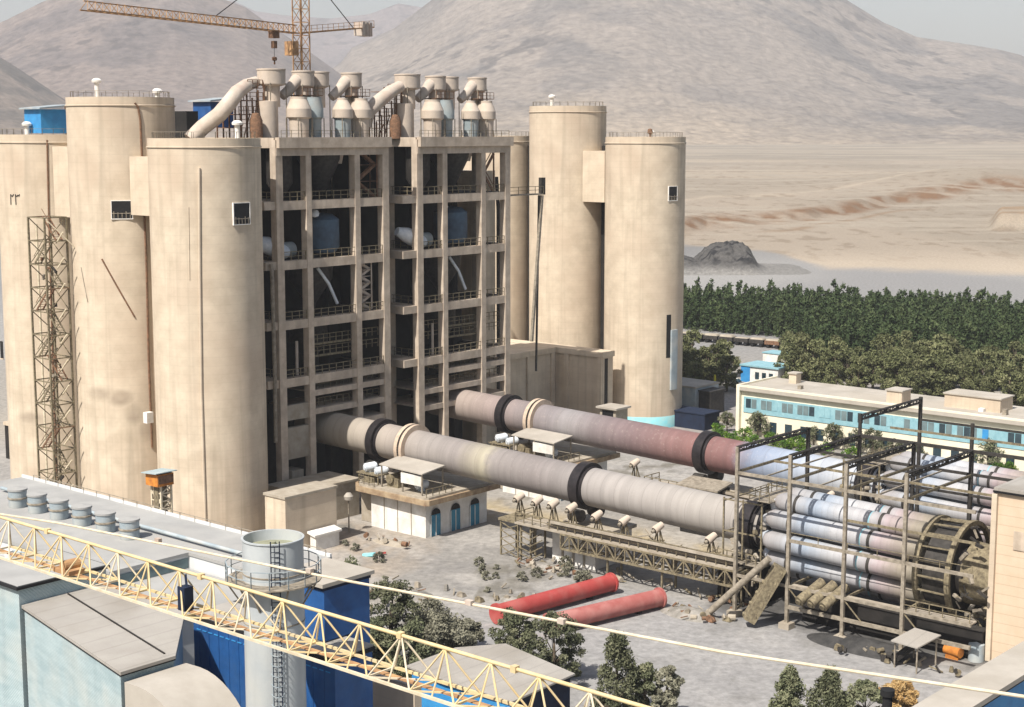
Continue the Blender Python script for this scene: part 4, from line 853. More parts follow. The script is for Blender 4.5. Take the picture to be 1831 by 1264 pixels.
for k, u in enumerate([-121, -92]): fan(u, 164.1, 6.6, k + 1, 'farther kiln')
ex = MB().box(-120.6, -117.3, 136.2, 139.4, 4.2, 4.5)
for a in (-120.3, -117.6):
    for b in (136.4, 139.2): ex.bar((a, b, 0), (a, b, 4.2), .18)
for k in range(4): ex.bar((-120.3, 136.4, k), (-117.6, 136.4, k + 1), .1); ex.bar((-117.6, 136.4, k), (-120.3, 136.4, k + 1), .1)
tag(ex.build('fan_platform', M['osteel'], None, base=(-119, 138, 0)), 'small braced platform carrying the first cooling fans at the walkway end', 'platform')
sh = thing('low_shed', 'low dark roofed shed between the kilns', 'shed', (-108, 161, 0))
MB().hexa([(-111, 159.2, 5.9), (-104.6, 158.9, 5.9), (-105, 163, 6.3), (-111.2, 163, 6.3)], [(-111, 159.2, 6.1), (-104.6, 158.9, 6.1), (-105, 163, 6.5), (-111.2, 163, 6.5)]).build('roof', M['steel'], sh)
MB().box(-110.6, -105.2, 159.6, 162.6, 0, 5.88).build('wall', M['dconc'], sh)
c = pz(1095, 725, 6); t = thing('roof_hut', 'small cream hut with overhanging roof behind the farther kiln', 'hut', (c[0], c[1], 0))
MB().box(c[0] - 1.6, c[0] + 1.6, c[1] - 1.2, c[1] + 2, 0, 5.6).build('wall', M['dust'], t); MB().box(c[0] - 2.1, c[0] + 2.1, c[1] - 1.7, c[1] + 2.3, 5.6, 5.9).build('roof', M['roofw'], t)
MB().box(c[0] - 1.1, c[0] + 1.1, c[1] - 1.26, c[1] - 1.2, 4.2, 5.3).build('window', M['dark'], t)

# ================================================================== BLOCKS ROUND THE TOWERS
def block(name, label, cat, u0, u1, v0, v1, z0, z1, m, roof=None, over=.15, grp=None, rm=None):
    t = thing(name, label, cat, ((u0 + u1) / 2, (v0 + v1) / 2, z0), grp)
    MB().box(u0, u1, v0, v1, z0, z1).build('wall', m, t)
    MB().box(u0 - over, u1 + over, v0 - over, v1 + over, z1, z1 + (roof or .25)).build('roof', rm or M['dust'], t); return t
block('machine_house', 'brown concrete machine house at the foot of the front silo', 'building', -143.3, -139.6, 119.5, 127.7, -.3, 6.7, M['silo'], .3)
t = thing('small_canopy', 'little white canopy tank at the foot of the machine house', 'canopy', (-138.6, 124.5, 0))
MB().hexa([(-139.3, 122.6, 2.0), (-137.9, 122.6, 1.7), (-137.9, 127, 1.7), (-139.3, 127, 2.0)], [(-139.3, 122.6, 2.25), (-137.9, 122.6, 1.95), (-137.9, 127, 1.95), (-139.3, 127, 2.25)]).build('roof', M['white'], t)
MB().box(-139.1, -138.1, 122.9, 126.7, -.1, 1.75).build('wall', M['white'], t)
block('inlet_house', 'dark shaded concrete block where the nearer kiln enters the tower', 'building', -153.5, -147.5, 128.5, 139.0, -.3, 4.6, M['dust'], .3)
# L-shaped annex with panelled walls in front of the right silos
t = thing('annex', 'beige panelled concrete annex in front of the right silos', 'building', (-165, 205, 0))
zt = 13.55
MB().box(-186, -168.4, 181, 205.0, -.3, zt - .9).box(-186, -158.13, 205.0, 207.78, -.3, zt - .9).build('wall', M['silo'], t)
MB().box(-186.2, -168.0, 180.8, 205.0, zt - .9, zt).box(-186.2, -157.83, 204.7, 207.88, zt - .898, zt + .003).build('parapet', M['silo'], t)
for v_ in (181.3, 189.3, 197.3, 203.6): MB().box(-168.39, -168.05, v_, v_ + .9, 0, zt - .92).build('pilaster', M['silo'], t)
for u_ in (-166.2, -159.03): MB().box(u_, u_ + .85, 204.65, 204.99, 0, zt - .92).build('pilaster', M['silo'], t)
MB().box(-158.12, -158.05, 205.5, 206.3, 0, 12.4).build('slot', M['dark'], t)
# far left framed building behind the leftmost silo
t = thing('window_tower', 'beige concrete building with tall dark window slots at the left edge', 'building', (-225, 160, 0))
MB().box(-250, -214, 154, 166, -.3, 43).build('wall', M['silo'], t)
for k, (px, y0, y1) in enumerate([(6, 395, 425), (12, 480, 535), (16, 560, 590), (21, 590, 655), (3, 610, 640), (22, 675, 712), (8, 738, 775)]):
    a = pv(px, y0, 154); b_ = pv(px, y1, 154)
    f = MB().box(a[0] - .45, a[0] + .45, 153.9, 153.99, b_[2], a[2]).build('window', M['dark'], t)
    MB().box(a[0] - .6, a[0] + .6, 153.7, 153.98, b_[2] - .2, b_[2] - .01).build('sill', M['conc'], f)
a = pv(22, 800, 150); tag(MB().box(a[0] - 1.6, a[0] + 1.8, 149, 152, a[2] - 2.4, a[2] + 1.6).build('machine_cabinet', M['turq'], None, base=(a[0], 150, a[2] - 2.4)), 'pale turquoise cabinet low at the left edge', 'cabinet')
block('low_building', 'dark brown low building at the left edge behind the roof drums', 'building', -215, -199, 128, 152, -.3, 5.2, M['dconc'], .5, rm=M['silo'])
# ================================================================== RIGHT SIDE: steel frame, brick tower
t = thing('open_gantry', 'tall open steel frame straddling the cooler of the nearer kiln', 'steel frame', (-73, 141, 0))
FU = [-86.15, -79.9, -73.6, -67.2]; ZT = 17.9
for i, u in enumerate(FU):
    for v_ in (134.5, 148.6, 162.6):
        top = ZT if not (i == 1 and v_ > 150) else 20.2
        if v_ > 150 and i == 0: continue
        MB().bar((u, v_, -.2), (u, v_, top), .34, .34).build('post', M['steel'] if v_ < 140 else M['dsteel'], t)
    MB().truss((u, 134.5, ZT - .45), (u, 148.6, ZT - .45), (.3, 0, 0), (0, 0, .45), 10, .12, .08).build('cross_beam', M['dsteel'], t)
for (u, a, b, z) in [(-79.9, 148.6, 162.6, 20.0)]: MB().truss((u, a, z - .45), (u, b, z - .45), (.3, 0, 0), (0, 0, .45), 10, .12, .08).build('cross_beam', M['dsteel'], t)
MB().bar((-79.9, 148.6, ZT), (-79.9, 148.6, 20.2), .3).build('post_extension', M['dsteel'], t)
for (v_, z, a, b, w_, m) in [(134.5, 15.2, -86.15, -60.2, .24, 'steel'), (134.5, 9.1, -79.9, -60.2, .24, 'steel'), (134.5, 4.35, -86.15, -60.2, .22, 'steel'), (134.5, 2.2, -79.9, -60.2, .28, 'steel'),
                             (148.6, 17.8, -79.9, -50, .26, 'dsteel'), (148.6, 15.4, -86.1, -50, .22, 'dsteel'), (148.6, 13.2, -79.9, -50, .2, 'dsteel'), (162.6, 17.6, -79.9, -50, .2, 'dsteel'), (148.6, 10.2, -86.1, -60, .2, 'steel')]:
    MB().bar((a, v_, z), (b, v_, z), w_, w_ * 1.3).build('long_beam', M[m], t)
MB().box(-79.7, -67.4, 134.9, 135.5, 4.3, 4.42).box(-67, -60.3, 134.9, 135.9, 4.3, 4.42).build('walkway_deck', M['dust'], t)
MB().rail([(-67.2, 134.6, 4.45), (-60.4, 134.6, 4.45)], 1.1, 1.2, .08).rail([(-79.9, 134.7, 9.2), (-60.4, 134.7, 9.2)], .7, 3, .06, False).build('railing', M['osteel'], t)
for u in FU: MB().box(u - .6, u + .6, 133.9, 135.1, -.1, .55).build('footing', M['dust'], t)
for (v_, z, a, b, w_) in [(134.7, 12.2, -73.6, -60.2, .18), (148.6, 6.0, -86.1, -60, .2), (141.5, 15.3, -86.1, -60, .18), (148.6, 4.0, -79.9, -60, .22), (155.5, 17.7, -79.9, -62, .18)]:
    MB().bar((a, v_, z), (b, v_, z), w_, w_ * 1.3).build('long_beam', M['osteel'], t)
for i, u in enumerate(FU):
    for z in (15.3, 4.3): MB().bar((u, 134.5, z), (u, 148.6, z), .2, .26).build('tie_beam', M['osteel'], t)
    MB().bar((u, 134.5, 4.3), (u + 2.2, 134.5, 2.2), .1).build('knee_brace', M['osteel'], t)
for i, u in enumerate((-83, -76.7, -70.4)): MB().bar((u, 134.5, 15.2), (u, 148.6, 15.3), .14).build('tie_beam', M['steel'], t)
# service cage round the cooler inlet and pipework under the tubes
def cage(v, who):
    c = thing('service_cage', 'dusty dark platform cage wrapped round the cooler inlet of the ' + who, 'platform', (-86, v, 0)); rnd = random.Random(int(v)); fr = MB()
    for a in (-89.6, -87.2, -84.9):
        for b in (v - 4.6, v + 4.2): fr.bar((a, b, 0), (a, b, 11.6), .16)
    for z in (5.0, 8.0, 11.4):
        fr.bar((-89.6, v - 4.6, z), (-84.9, v - 4.6, z), .14); fr.bar((-89.6, v + 4.2, z), (-84.9, v + 4.2, z), .14); fr.bar((-89.6, v - 4.6, z - .2), (-89.6, v + 4.2, z - .2), .12)
    fr.build('frame', M['osteel'], c)
    MB().box(-89.7, -84.8, v - 5.6, v - 4.2, 4.95, 5.05).build('lower_deck', M['steel'], c); MB().box(-87.4, -84.8, v - 3.2, v + 3.4, 11.35, 11.45).build('upper_deck', M['steel'], c)
    MB().rail([(-89.7, v - 5.55, 5.05), (-84.9, v - 5.55, 5.05)], 1.1, 1, .08).build('lower_railing', M['osteel'], c); MB().rail([(-84.9, v - 3.2, 11.45), (-87.3, v - 3.2, 11.45), (-87.3, v + 3.3, 11.45)], 1, 1, .07).build('upper_railing', M['osteel'], c)
    for k in range(26):
        a, z = rnd.uniform(-90, -84.6), rnd.uniform(.6, 8.6); b = v - rnd.uniform(3.3, 5.4); L = rnd.uniform(.4, 1.5)
        q = MB(); (q.bar((a, b, z), (a + rnd.uniform(-L, L), b + rnd.uniform(-.4, .4), z + rnd.uniform(-.6, .9)), rnd.uniform(.12, .3)) if k % 3 else q.cyl((a, b, z), (a + L * .6, b, z + .1), rnd.uniform(.18, .4), n=12)); q.build('machine_piece', M[rnd.choice(['osteel', 'dsteel', 'steel', 'dust'])], c)
cage(142, 'nearer kiln'); cage(167.5, 'farther kiln')
# brick clad burner building at the right edge
t = thing('burner_building', 'beige sheet clad building with pale flat roof at the right edge', 'building', (-50, 150, 0))
MB().box(-60.0, -38, 138.6, 165, -.3, 16.4).build('wall', M['brick'], t); MB().box(-60.3, -37.7, 138.3, 165.3, 16.4, 16.62).build('eave', M['dark'], t); MB().box(-60.25, -37.8, 138.35, 165.2, 16.62, 16.9).build('roof', M['groof'], t)
MB().box(-58.2, -57.0, 138.5, 138.59, 11.2, 13).build('vent_panel', M['conc'], t)
MB().box(-60.35, -59.85, 138.2, 138.7, 0, 16.3).build('corner_trim', M['silo'], t)
# machinery below the cooler
def inclined(p, q, r, name, label, m=M['steel'], boxy=0):
    b = MB().cyl(p, q, r, n=16) if not boxy else MB().bar(p, q, boxy, boxy * .8)
    if boxy:
        for k in range(5): a = Vector(p).lerp(Vector(q), k / 5 + .1); b.cyl(a + Vector((-.55 * boxy, -.2, 0)), a + Vector((.55 * boxy, -.2, 0)), .22, n=10)
    tag(b.build(name, m, None, True, base=p), label, 'conveyor' if boxy else 'pipe')
inclined((-87.4, 131.9, .8), (-81.2, 133, 7.3), .36, 'leaning_pipe', 'long dusty pipe leaning against the first frame post')
inclined((-83.0, 132.2, .7), (-80.6, 134.2, 6.3), .5, 'inclined_conveyor', 'stubby inclined conveyor between first and second frame posts', M['osteel'], 1.5)
for k in range(3):
    u = -77.9 + k * 1.35; b = MB().cyl((u, 133.4, 3.4), (u + .9, 136.4, 4.9), .52, n=18).cyl((u, 133.35, 3.38), (u - .02, 133.2, 3.3), .3, n=12)
    tag(b.build('dust_drum', M['osteel'], None, True, base=(u, 133.4, 3)), ['left drum of three olive drums side by side under the cooler', 'middle drum of three olive drums side by side under the cooler', 'right drum of three olive drums side by side under the cooler'][k], 'drum', 'three olive drums under the cooler')
c = thing('equipment_canopy', 'small grey canopy standing at the foot of the last frame posts', 'canopy', (-64.5, 132, 0))
MB().hexa([(-66.3, 130.6, 2.5), (-63.4, 130.2, 2.5), (-62.9, 134.0, 2.9), (-65.8, 134.4, 2.9)], [(-66.3, 130.6, 2.62), (-63.4, 130.2, 2.62), (-62.9, 134.0, 3.02), (-65.8, 134.4, 3.02)]).build('roof', M['groof'], c)
for a, b in [(-66, 130.9), (-63.6, 130.6), (-63.2, 133.7), (-65.6, 134)]: MB().bar((a, b, -.1), (a, b, 2.55), .12).build('post', M['steel'], c)
tag(MB().bar((-66.6, 131.6, .3), (-64.6, 133.2, 2.3), 1.2, .3).build('chute', M['dconc'], None, base=(-66, 132, 0)), 'dark chute sloping up under the small grey canopy', 'chute')
a = pz(1702, 1178, 0); tag(MB().cyl((a[0] - .9, a[1] + .5, .7), (a[0] + .8, a[1] + .2, .7), .5).box(a[0] - .7, a[0] + .6, a[1], a[1] + .7, -.05, .3).build('air_receiver', M['orange'], None, True, base=a), 'small orange brown tank on the ground beside the beige building', 'tank')
a = pz(1745, 1180, 0); tag(MB().lathe((a[0], a[1], 0), [(.75, -.1), (.75, 1.6), (.01, 1.8)], 20).build('water_tank', M['gblue'], None, True, base=a), 'pale round tank at the corner of the beige building', 'tank')
# dark base walls under the cooler
t = block('cooler_pit_wall', 'dark concrete wall below the cooler tubes', 'wall', -80, -60.5, 137.8, 138.6, -.3, 2.9, M['dconc'], .15, rm=M['dsteel'])
b = MB().box(-79.5, -60.5, 139.0, 146, -.1, 1.6); tag(b.build('clinker_conveyor', M['dsteel'], None, base=(-70, 142, 0)), 'dark clinker conveyor casing beneath the cooler', 'conveyor')
def rubble(name, label, u, v, ru, rv, h, m, seed):
    n = 46; r_, th = np.meshgrid(np.linspace(0, 1, 22), np.linspace(0, 2 * pi, n)); x = r_ * np.cos(th) * ru; y = r_ * np.sin(th) * rv
    z = h * (1 - r_ ** 1.5) * (.55 + .8 * fbm(x / 2.2 + 50, y / 2.2 + 50, 4, seed)) - .12
    mb = MB(); mb.v = [(u + a, v + b, c) for a, b, c in zip(x.ravel(), y.ravel(), z.ravel())]
    mb.f = [(i * 22 + j, (i + 1) * 22 + j, (i + 1) * 22 + j + 1, i * 22 + j + 1) for i in range(n - 1) for j in range(21)]
    o = mb.build(name, m, None, True, base=(u, v, 0)); tag(o, label, 'heap')
rubble('clinker_heap', 'dark heap of clinker at the foot of the steel frame', -71, 134.2, 6.5, 2.6, 1.2, M['coal'], 1)
rubble('rubble_heap', 'low grey rubble heap beside the second red pipe', -90, 131.8, 3.8, 2.2, .9, M['pile'], 2)
rubble('rubble_heap', 'grey rubble heap with weeds left of the open yard', -117.5, 116, 5, 4, .9, M['pile'], 3)
rubble('rubble_heap', 'scrap heap in front of the white pier', -112.8, 135.6, 3, 1.6, .8, M['pile'], 4)
rubble('rubble_heap', 'small heap of debris by the corner of the white drive building', -134, 131.5, 3.2, 1.4, .5, M['dust'], 5)
rubble('rubble_heap', 'dark rubble patch left of the first red pipe', -107.5, 123.5, 2.6, 1.5, .5, M['pile'], 6)
# scrap pieces lying about
def scrap(n, cu, cv, ru, rv, label, cat='scrap', s=1.0, ms=('osteel', 'steel', 'dust', 'rust')):
    for i in range(n):
        u = cu + random.gauss(0, ru); v = cv + random.gauss(0, rv); a = random.uniform(0, pi); L = random.uniform(.4, 1.6) * s; z = random.uniform(.02, .4)
        b = MB()
        if random.random() < .5: b.bar((u, v, z), (u + L * cos(a), v + L * sin(a), z + random.uniform(0, .5)), random.uniform(.08, .2))
        elif random.random() < .5: b.cyl((u, v, z + .25), (u + L * .5 * cos(a), v + L * .5 * sin(a), z + .25), random.uniform(.15, .35), n=10)
        else: b.hexa([(u, v, 0), (u + L * .6, v, 0), (u + L * .6, v + L * .5, 0), (u, v + L * .5, 0)], [(u + .1, v, z + .3), (u + L * .5, v + .1, z + .4), (u + L * .5, v + L * .4, z + .2), (u, v + L * .4, z + .3)])
        tag(b.build('scrap_piece', M[random.choice(ms)], None, base=(u, v, 0)), label, cat, label)
scrap(26, -112.6, 134.2, 2.2, .9, 'scrap metal pieces lying by the white pier')
scrap(30, -89, 131.6, 2.6, 1.3, 'scrap pieces strewn by the second red pipe')
scrap(22, -118, 115.5, 3, 2.6, 'debris among weeds at the left of the yard')
scrap(14, -134.5, 131, 2, .7, 'broken planks in front of the drive building', ms=('dust', 'roofw', 'rust'))
scrap(26, -68, 132.2, 4.2, .8, 'scrap at the foot of the frame posts', ms=('dsteel', 'steel', 'osteel'))
scrap(22, -101, 152.5, 12, 1.2, 'machine scrap between the two kilns', s=1.6, ms=('dust', 'osteel', 'steel'))
scrap(20, -95, 137.5, 6, .8, 'scrap on the ground under the lattice walkway', s=1.5)
scrap(16, -108, 122, 4, 2.6, 'debris patch in the middle of the yard', ms=('pile', 'steel', 'osteel'))
# small lattice tripod with dome in front of the drive building
t = thing('floodlight_mast', 'thin mast with round pale lamp left of the white drive building', 'mast', (-141.5, 131.5, 0))
MB().bar((-141.5, 131.5, -.1), (-141.5, 131.5, 4.2), .14).build('pole', M['steel'], t); MB().lathe((-141.5, 131.5, 4.1), [(.01, 0), (.5, .15), (.6, .6), (.3, 1), (.01, 1.05)], 14).build('lamp_head', M['roofw'], t, True)
# red pipes
def red_pipe(p, q, r, m, label):
    p = Vector(p); q = Vector(q); d = (q - p).normalized(); t = thing('red_pipe', label, 'pipe', p, 'red steel pipes lying in the yard')
    MB().cyl(p, q, r, n=40).build('barrel', m, t, True)
    for k in (p, q): MB().cyl(k - d * .12, k + d * .12, r + .16, n=40).build('flange', m, t, True)
    for f in (.18, .8): c = p.lerp(q, f); MB().box(c.x - .3, c.x + .3, c.y - .25, c.y + .25, -.1, .32).build('saddle', M['dconc'], t)
red_pipe((-102.9, 116.0, 1.1), (-100.9, 132.6, 1.1), .93, M['red'], 'left, brighter red pipe lying on the yard')
red_pipe((-96.8, 117.0, 1.1), (-93.6, 131.5, 1.1), .93, M['redd'], 'right, duller dusty red pipe lying on the yard')
a = pz(650, 992, 0); tag(MB().bar(a, (a[0] + 1.6, a[1] + .3, .3), .5, .35).build('cloth_bundle', M['turq'], None, base=a), 'turquoise bundle on the ground left of the open yard', 'bundle')
a = pz(668, 990, 0); tag(MB().bar(a, (a[0] + 1.3, a[1] + .8, .2), .2).build('red_pole', M['red'], None, base=a), 'thin red pole lying beside the turquoise bundle', 'pole')

# ================================================================== OFFICE AND SMALL BUILDINGS
def office():
    A = Vector((-140.4, 219.5, 0)); d = Vector((1, 0, 0)); n = Vector((d.y, -d.x, 0)); L = 84.0   # n points to the camera side
    t = thing('office_building', 'long two storey cream office block with blue window bands', 'building', A)
    Q = lambda s, o, z: A + d * s + n * o + Vector((0, 0, z))
    def bx(mb, s0, s1, o0, o1, z0, z1): return mb.hexa([Q(s0, o0, z0), Q(s1, o0, z0), Q(s1, o1, z0), Q(s0, o1, z0)], [Q(s0, o0, z1), Q(s1, o0, z1), Q(s1, o1, z1), Q(s0, o1, z1)])
    w_ = bx(MB(), 0, L, 0, -11.4, -.3, 7.4); w_.build('wall', M['cream'], t)
    bx(MB(), -.3, L, .7, -11.7, 7.4, 8.0).build('roof', M['roofw'], t)
    bx(bx(MB(), -.3, L, .7, .35, 8.0, 8.3), -.3, .1, .35, -11.7, 8.0, 8.3).build('parapet', M['cream'], t)
    bx(MB(), -.25, 0.35, 0.02, .75, -.2, 8.0).build('end_fin', M['cream'], t)
    bx(MB(), .8, L, .01, .12, 3.7, 6.35).build('window_band', M['band'], t)
    s = 1.3; k = 0; rnd = random.Random(3)
    while s < 80:
        grp = 3 if k % 2 else 2
        for j in range(grp):
            dk = rnd.random() < (.35 if s < 40 else .6)
            wn = bx(MB(), s, s + .95, .13, .17, 4.55, 6.05).build('window', M['glass'] if dk else M['bblue'] if rnd.random() < .06 else M['teal'] if rnd.random() < .7 else M['band'], t)
            s += 1.08
        s += .75; k += 1
    s = 3.0
    while s < 80:
        wn = bx(MB(), s, s + 1.3, .02, .08, .7, 2.6).build('lower_window', M['glass'], t); s += 2.9
    for s0, o0, a, b, h in [(4.5, -8, 1.4, 1.6, 1.6), (26, -1.5, 2.6, 3, 1.9), (34.5, -4, 9, 4.5, 2.0)]:
        bx(MB(), s0, s0 + a, o0, o0 - b, 8.0, 8 + h).build('roof_house', M['silo'], t)
        bx(MB(), s0 - .2, s0 + a + .2, o0 + .2, o0 - b - .2, 8 + h, 8.2 + h).build('roof_house_lid', M['roofw'], t)
    rb = MB()
    for i in range(26): a = rnd.uniform(20, 76); b = rnd.uniform(-10.5, -1); rb.cyl(Q(a, b, 8), Q(a, b, 8.5), rnd.uniform(.15, .4), n=8)
    for i in range(10): a = rnd.uniform(8, 76); b = rnd.uniform(-10.5, -1); MB().add(*([], [])); x = bx(MB(), a, a + rnd.uniform(.5, 1.4), b, b - .8, 8.0, 8 + rnd.uniform(.4, 1.0)).build('rooftop_unit', M['steel'] if i % 2 else M['white'], t)
office()
block('workshop', 'white roofed low workshop beyond the farther kiln', 'building', -97, -74, 193, 199, -.3, 2.8, M['white'], .3, rm=M['white'])
a = pz(1350, 688, 0)
t = thing('gatehouse', 'small white and blue house between the pine groups', 'building', a)
MB().box(a[0] - 3.2, a[0] + 5.2, a[1], a[1] + 6, -.2, 3.6).build('wall', M['white'], t); MB().box(a[0] - 3.5, a[0] + 5.5, a[1] - .3, a[1] + 6.3, 3.6, 3.9).build('roof', M['band'], t)
MB().box(a[0] - 3.3, a[0] - 1.2, a[1] - .12, a[1] - .01, 0, 3.5).build('blue_panel', M['bblue'], t)
for k in range(3): MB().box(a[0] + k * 1.6, a[0] + k * 1.6 + .9, a[1] - .08, a[1] - .01, 1.2, 2.6).build('window', M['glass'], t)
a = pz(1378, 668, 0); block('pump_house', 'small white flat house behind the gatehouse', 'building', a[0] - 2, a[0] + 4, a[1], a[1] + 4, -.2, 4.2, M['white'], .2, rm=M['band'])
a = pz(1278, 705, 0); t = thing('round_sign', 'yellow round sign on a post beside the road', 'sign', a)
MB().bar((a[0], a[1], -.1), (a[0], a[1], 2.6), .12).build('post', M['steel'], t)
y_ = mat('yellow_sign_paint', (.75, .68, .05), (.6, .52, .04), 2); MB().cyl((a[0] - .05, a[1] - .05, 3.0), (a[0] + .02, a[1] + .02, 3.0), .85, n=20).build('sign_face', y_, t)
def car(a, label, m):
    t = thing('parked_car', label, 'car', (a[0], a[1], 0)); u, v = a[0], a[1]
    MB().hexa([(u - 2.1, v - .85, .3), (u + 2.1, v - .85, .3), (u + 2.1, v + .85, .3), (u - 2.1, v + .85, .3)], [(u - 2.05, v - .8, .95), (u + 2.05, v - .8, .9), (u + 2.05, v + .8, .9), (u - 2.05, v + .8, .95)]).build('body', m, t)
    MB().hexa([(u - 1.5, v - .78, .95), (u + 1.2, v - .78, .95), (u + 1.2, v + .78, .95), (u - 1.5, v + .78, .95)], [(u - 1.1, v - .62, 1.45), (u + .5, v - .62, 1.45), (u + .5, v + .62, 1.45), (u - 1.1, v + .62, 1.45)]).build('cabin_glass', M['glass'], t)
    MB().box(u - 1.05, u + .45, v - .58, v + .58, 1.45, 1.5).build('roof', m, t)
    for s in (-1.3, 1.3):
        for q in (-.82, .7): MB().cyl((u + s, v + q, .33), (u + s, v + q + .14, .33), .33, n=14).build('wheel', M['black'], t)
car(pz(1314, 690, 0), 'white car parked under the pines at the end of the road', M['white'])
u0, v0 = -158.5, 227.5
block('teal_shed', 'grey teal shed right behind the rightmost silo', 'shed', -166, -156.2, 229.5, 237, -.2, 4.6, M['gblue'], .3, rm=M['roofw'])
block('dark_shed', 'dark little shed beside the grey teal shed', 'shed', -156, -153.6, 230.5, 235, -.2, 4.0, M['dsteel'], .2, rm=M['dsteel'])
block('long_low_shed', 'low dark blue shed at the foot of the rightmost silo', 'shed', -154.5, -146, 217.5, 222, -.2, 2.6, M['navy'], .2, rm=M['navy'])
tag(MB().box(-157, -146, 226.4, 226.8, -.2, 1.0).build('kerb_wall', M['dust'], None, base=(-151, 226.6, 0)), 'low pale wall beside the road behind the silo', 'wall')
# freight wagons
wa = Vector(pz(1208, 606, 0)); wb = Vector(pz(1455, 628, 0)); dd = (wb - wa); n = 9
for k in range(n):
    c = wa + dd * ((k + .5) / n); L = dd.length / n * .92; d = dd.normalized(); p = Vector((-d.y, d.x, 0))
    t = thing('freight_wagon', 'dark flat freight wagon with pale load, in the row below the forest', 'wagon', (c.x, c.y, 0), 'freight wagons standing along the forest edge')
    q = lambda s, o, z: c + d * s * L / 2 + p * o + Vector((0, 0, z))
    MB().hexa([q(-1, -1.2, .8), q(1, -1.2, .8), q(1, 1.2, .8), q(-1, 1.2, .8)], [q(-1, -1.2, 1.7), q(1, -1.2, 1.7), q(1, 1.2, 1.7), q(-1, 1.2, 1.7)]).build('body', M['rust'] if k == 6 else M['dsteel'], t)
    h = random.uniform(.1, .5); MB().hexa([q(-.9, -1, 1.7), q(.9, -1, 1.7), q(.9, 1, 1.7), q(-.9, 1, 1.7)], [q(-.8, -.8, 1.7 + h), q(.7, -.8, 1.7 + h * .8), q(.7, .8, 1.7 + h), q(-.8, .8, 1.7 + h * .7)]).build('load', M['dust'], t)
    for s in (-.6, .6): MB().cyl(q(s, -1.1, .45), q(s, 1.1, .45), .45, n=12).build('wheelset', M['black'], t)
# black dump mound
def mound():
    r_ = np.linspace(-1, 1, 90); X, Y = np.meshgrid(r_, r_); c = pz(1298, 492, 0); cx, cy = W(c[0], c[1])[:2]
    px = 1298 + X * 170
    prof = np.interp(px, [1130, 1180, 1222, 1240, 1262, 1280, 1296, 1318, 1344, 1353, 1366, 1385, 1440, 1470], [0, 3.4, 4.6, 4.4, 3.2, 6.5, 8.2, 8.6, 8.9, 7.2, 2.6, 1.2, .5, 0])
    Z = prof * np.clip(1.15 - Y * Y * 1.2, 0, 1) * (.72 + .5 * fbm(X * 14, Y * 10, 6, 33, True)) - .2
    X2 = cx + X * 170 / F * cy * 1.02; Y2 = cy + 26 + Y * 26
    col = np.broadcast_to(np.array((.13, .125, .12)), X.shape + (3,)).copy(); n = fbm(X * 14, Y * 14, 5, 40)
    col = lerp3(col, (.33, .32, .30), (1 - sstep(.5, 3.6, Z)) * .9); col = lerp3(col, (.04, .04, .042), sstep(.5, .62, n) * sstep(2, 5, Z))
    o = sheet('spoil_mound', X2, Y2, Z, col * .75, groundmat('spoil_rock', .8, .4, .9, .8)); o['label'] = 'dark spoil mound with flat top beyond the forest'
mound()

# ================================================================== FOREGROUND HALLS
def polyhall(name, label, pts, z0, z1, m, rm, over=.25, rt=.3):
    t = thing(name, label, 'hall', (pts[0][0], pts[0][1], z0)); MB().prism(pts, z0, z1).build('wall', m, t)
    cx = sum(p[0] for p in pts) / len(pts); cy = sum(p[1] for p in pts) / len(pts)
    ex = [(cx + (a - cx) * (1 + over / hypot(a - cx, b - cy)), cy + (b - cy) * (1 + over / hypot(a - cx, b - cy))) for a, b in pts]
    MB().prism(ex, z1 + .1, z1 + rt).build('roof', rm, t); MB().prism([(cx + (a - cx) * .997, cy + (b - cy) * .997) for a, b in ex], z1, z1 + .1).build('gutter', M['black'], t); return t
ta = polyhall('mill_hall', 'large hall with pale blue wall and grey pitched roof, lower left', [(-92.8, 56.1), (-76.9, 52.7), (-76.9, 56.6), (-83.6, 62.3), (-93.2, 62.6)], 0, 17.7, M['pblue'], M['groof'])
MB().bar((-92.9, 59.6, 18.03), (-77.4, 56.3, 18.03), .1, .08).build('ridge_seam', M['dconc'], ta)
MB().box(-100, -93.25, 56.0, 63, 0, 19.1).build('end_block', M['pblue'], ta); MB().box(-100.2, -93.0, 55.7, 63.2, 19.1, 19.3).build('end_block_rim', M['black'], ta); MB().box(-100.05, -93.2, 55.9, 63.05, 19.3, 19.34).build('end_block_roof', M['croof'], ta)
# vaulted annex
pr = [(-76.6, 17.35)]
for k in range(0, 11): a = radians(90 - 80 * k / 10); pr.append((-75.2 + 5.2 * cos(a), 12.4 + 5.0 * sin(a)))
pr += [(-70.2, 2), (-76.6, 2)]
t = thing('vaulted_annex', 'cream roofed annex curving down like a barrel from the mill hall end', 'hall', (-74, 55, 2))
v_ = MB(); v_.hexa([(a, 52.75, b) for a, b in pr], [(a, 57.3, b) for a, b in pr]); v_.build('vault', M['roofw'], t, True)
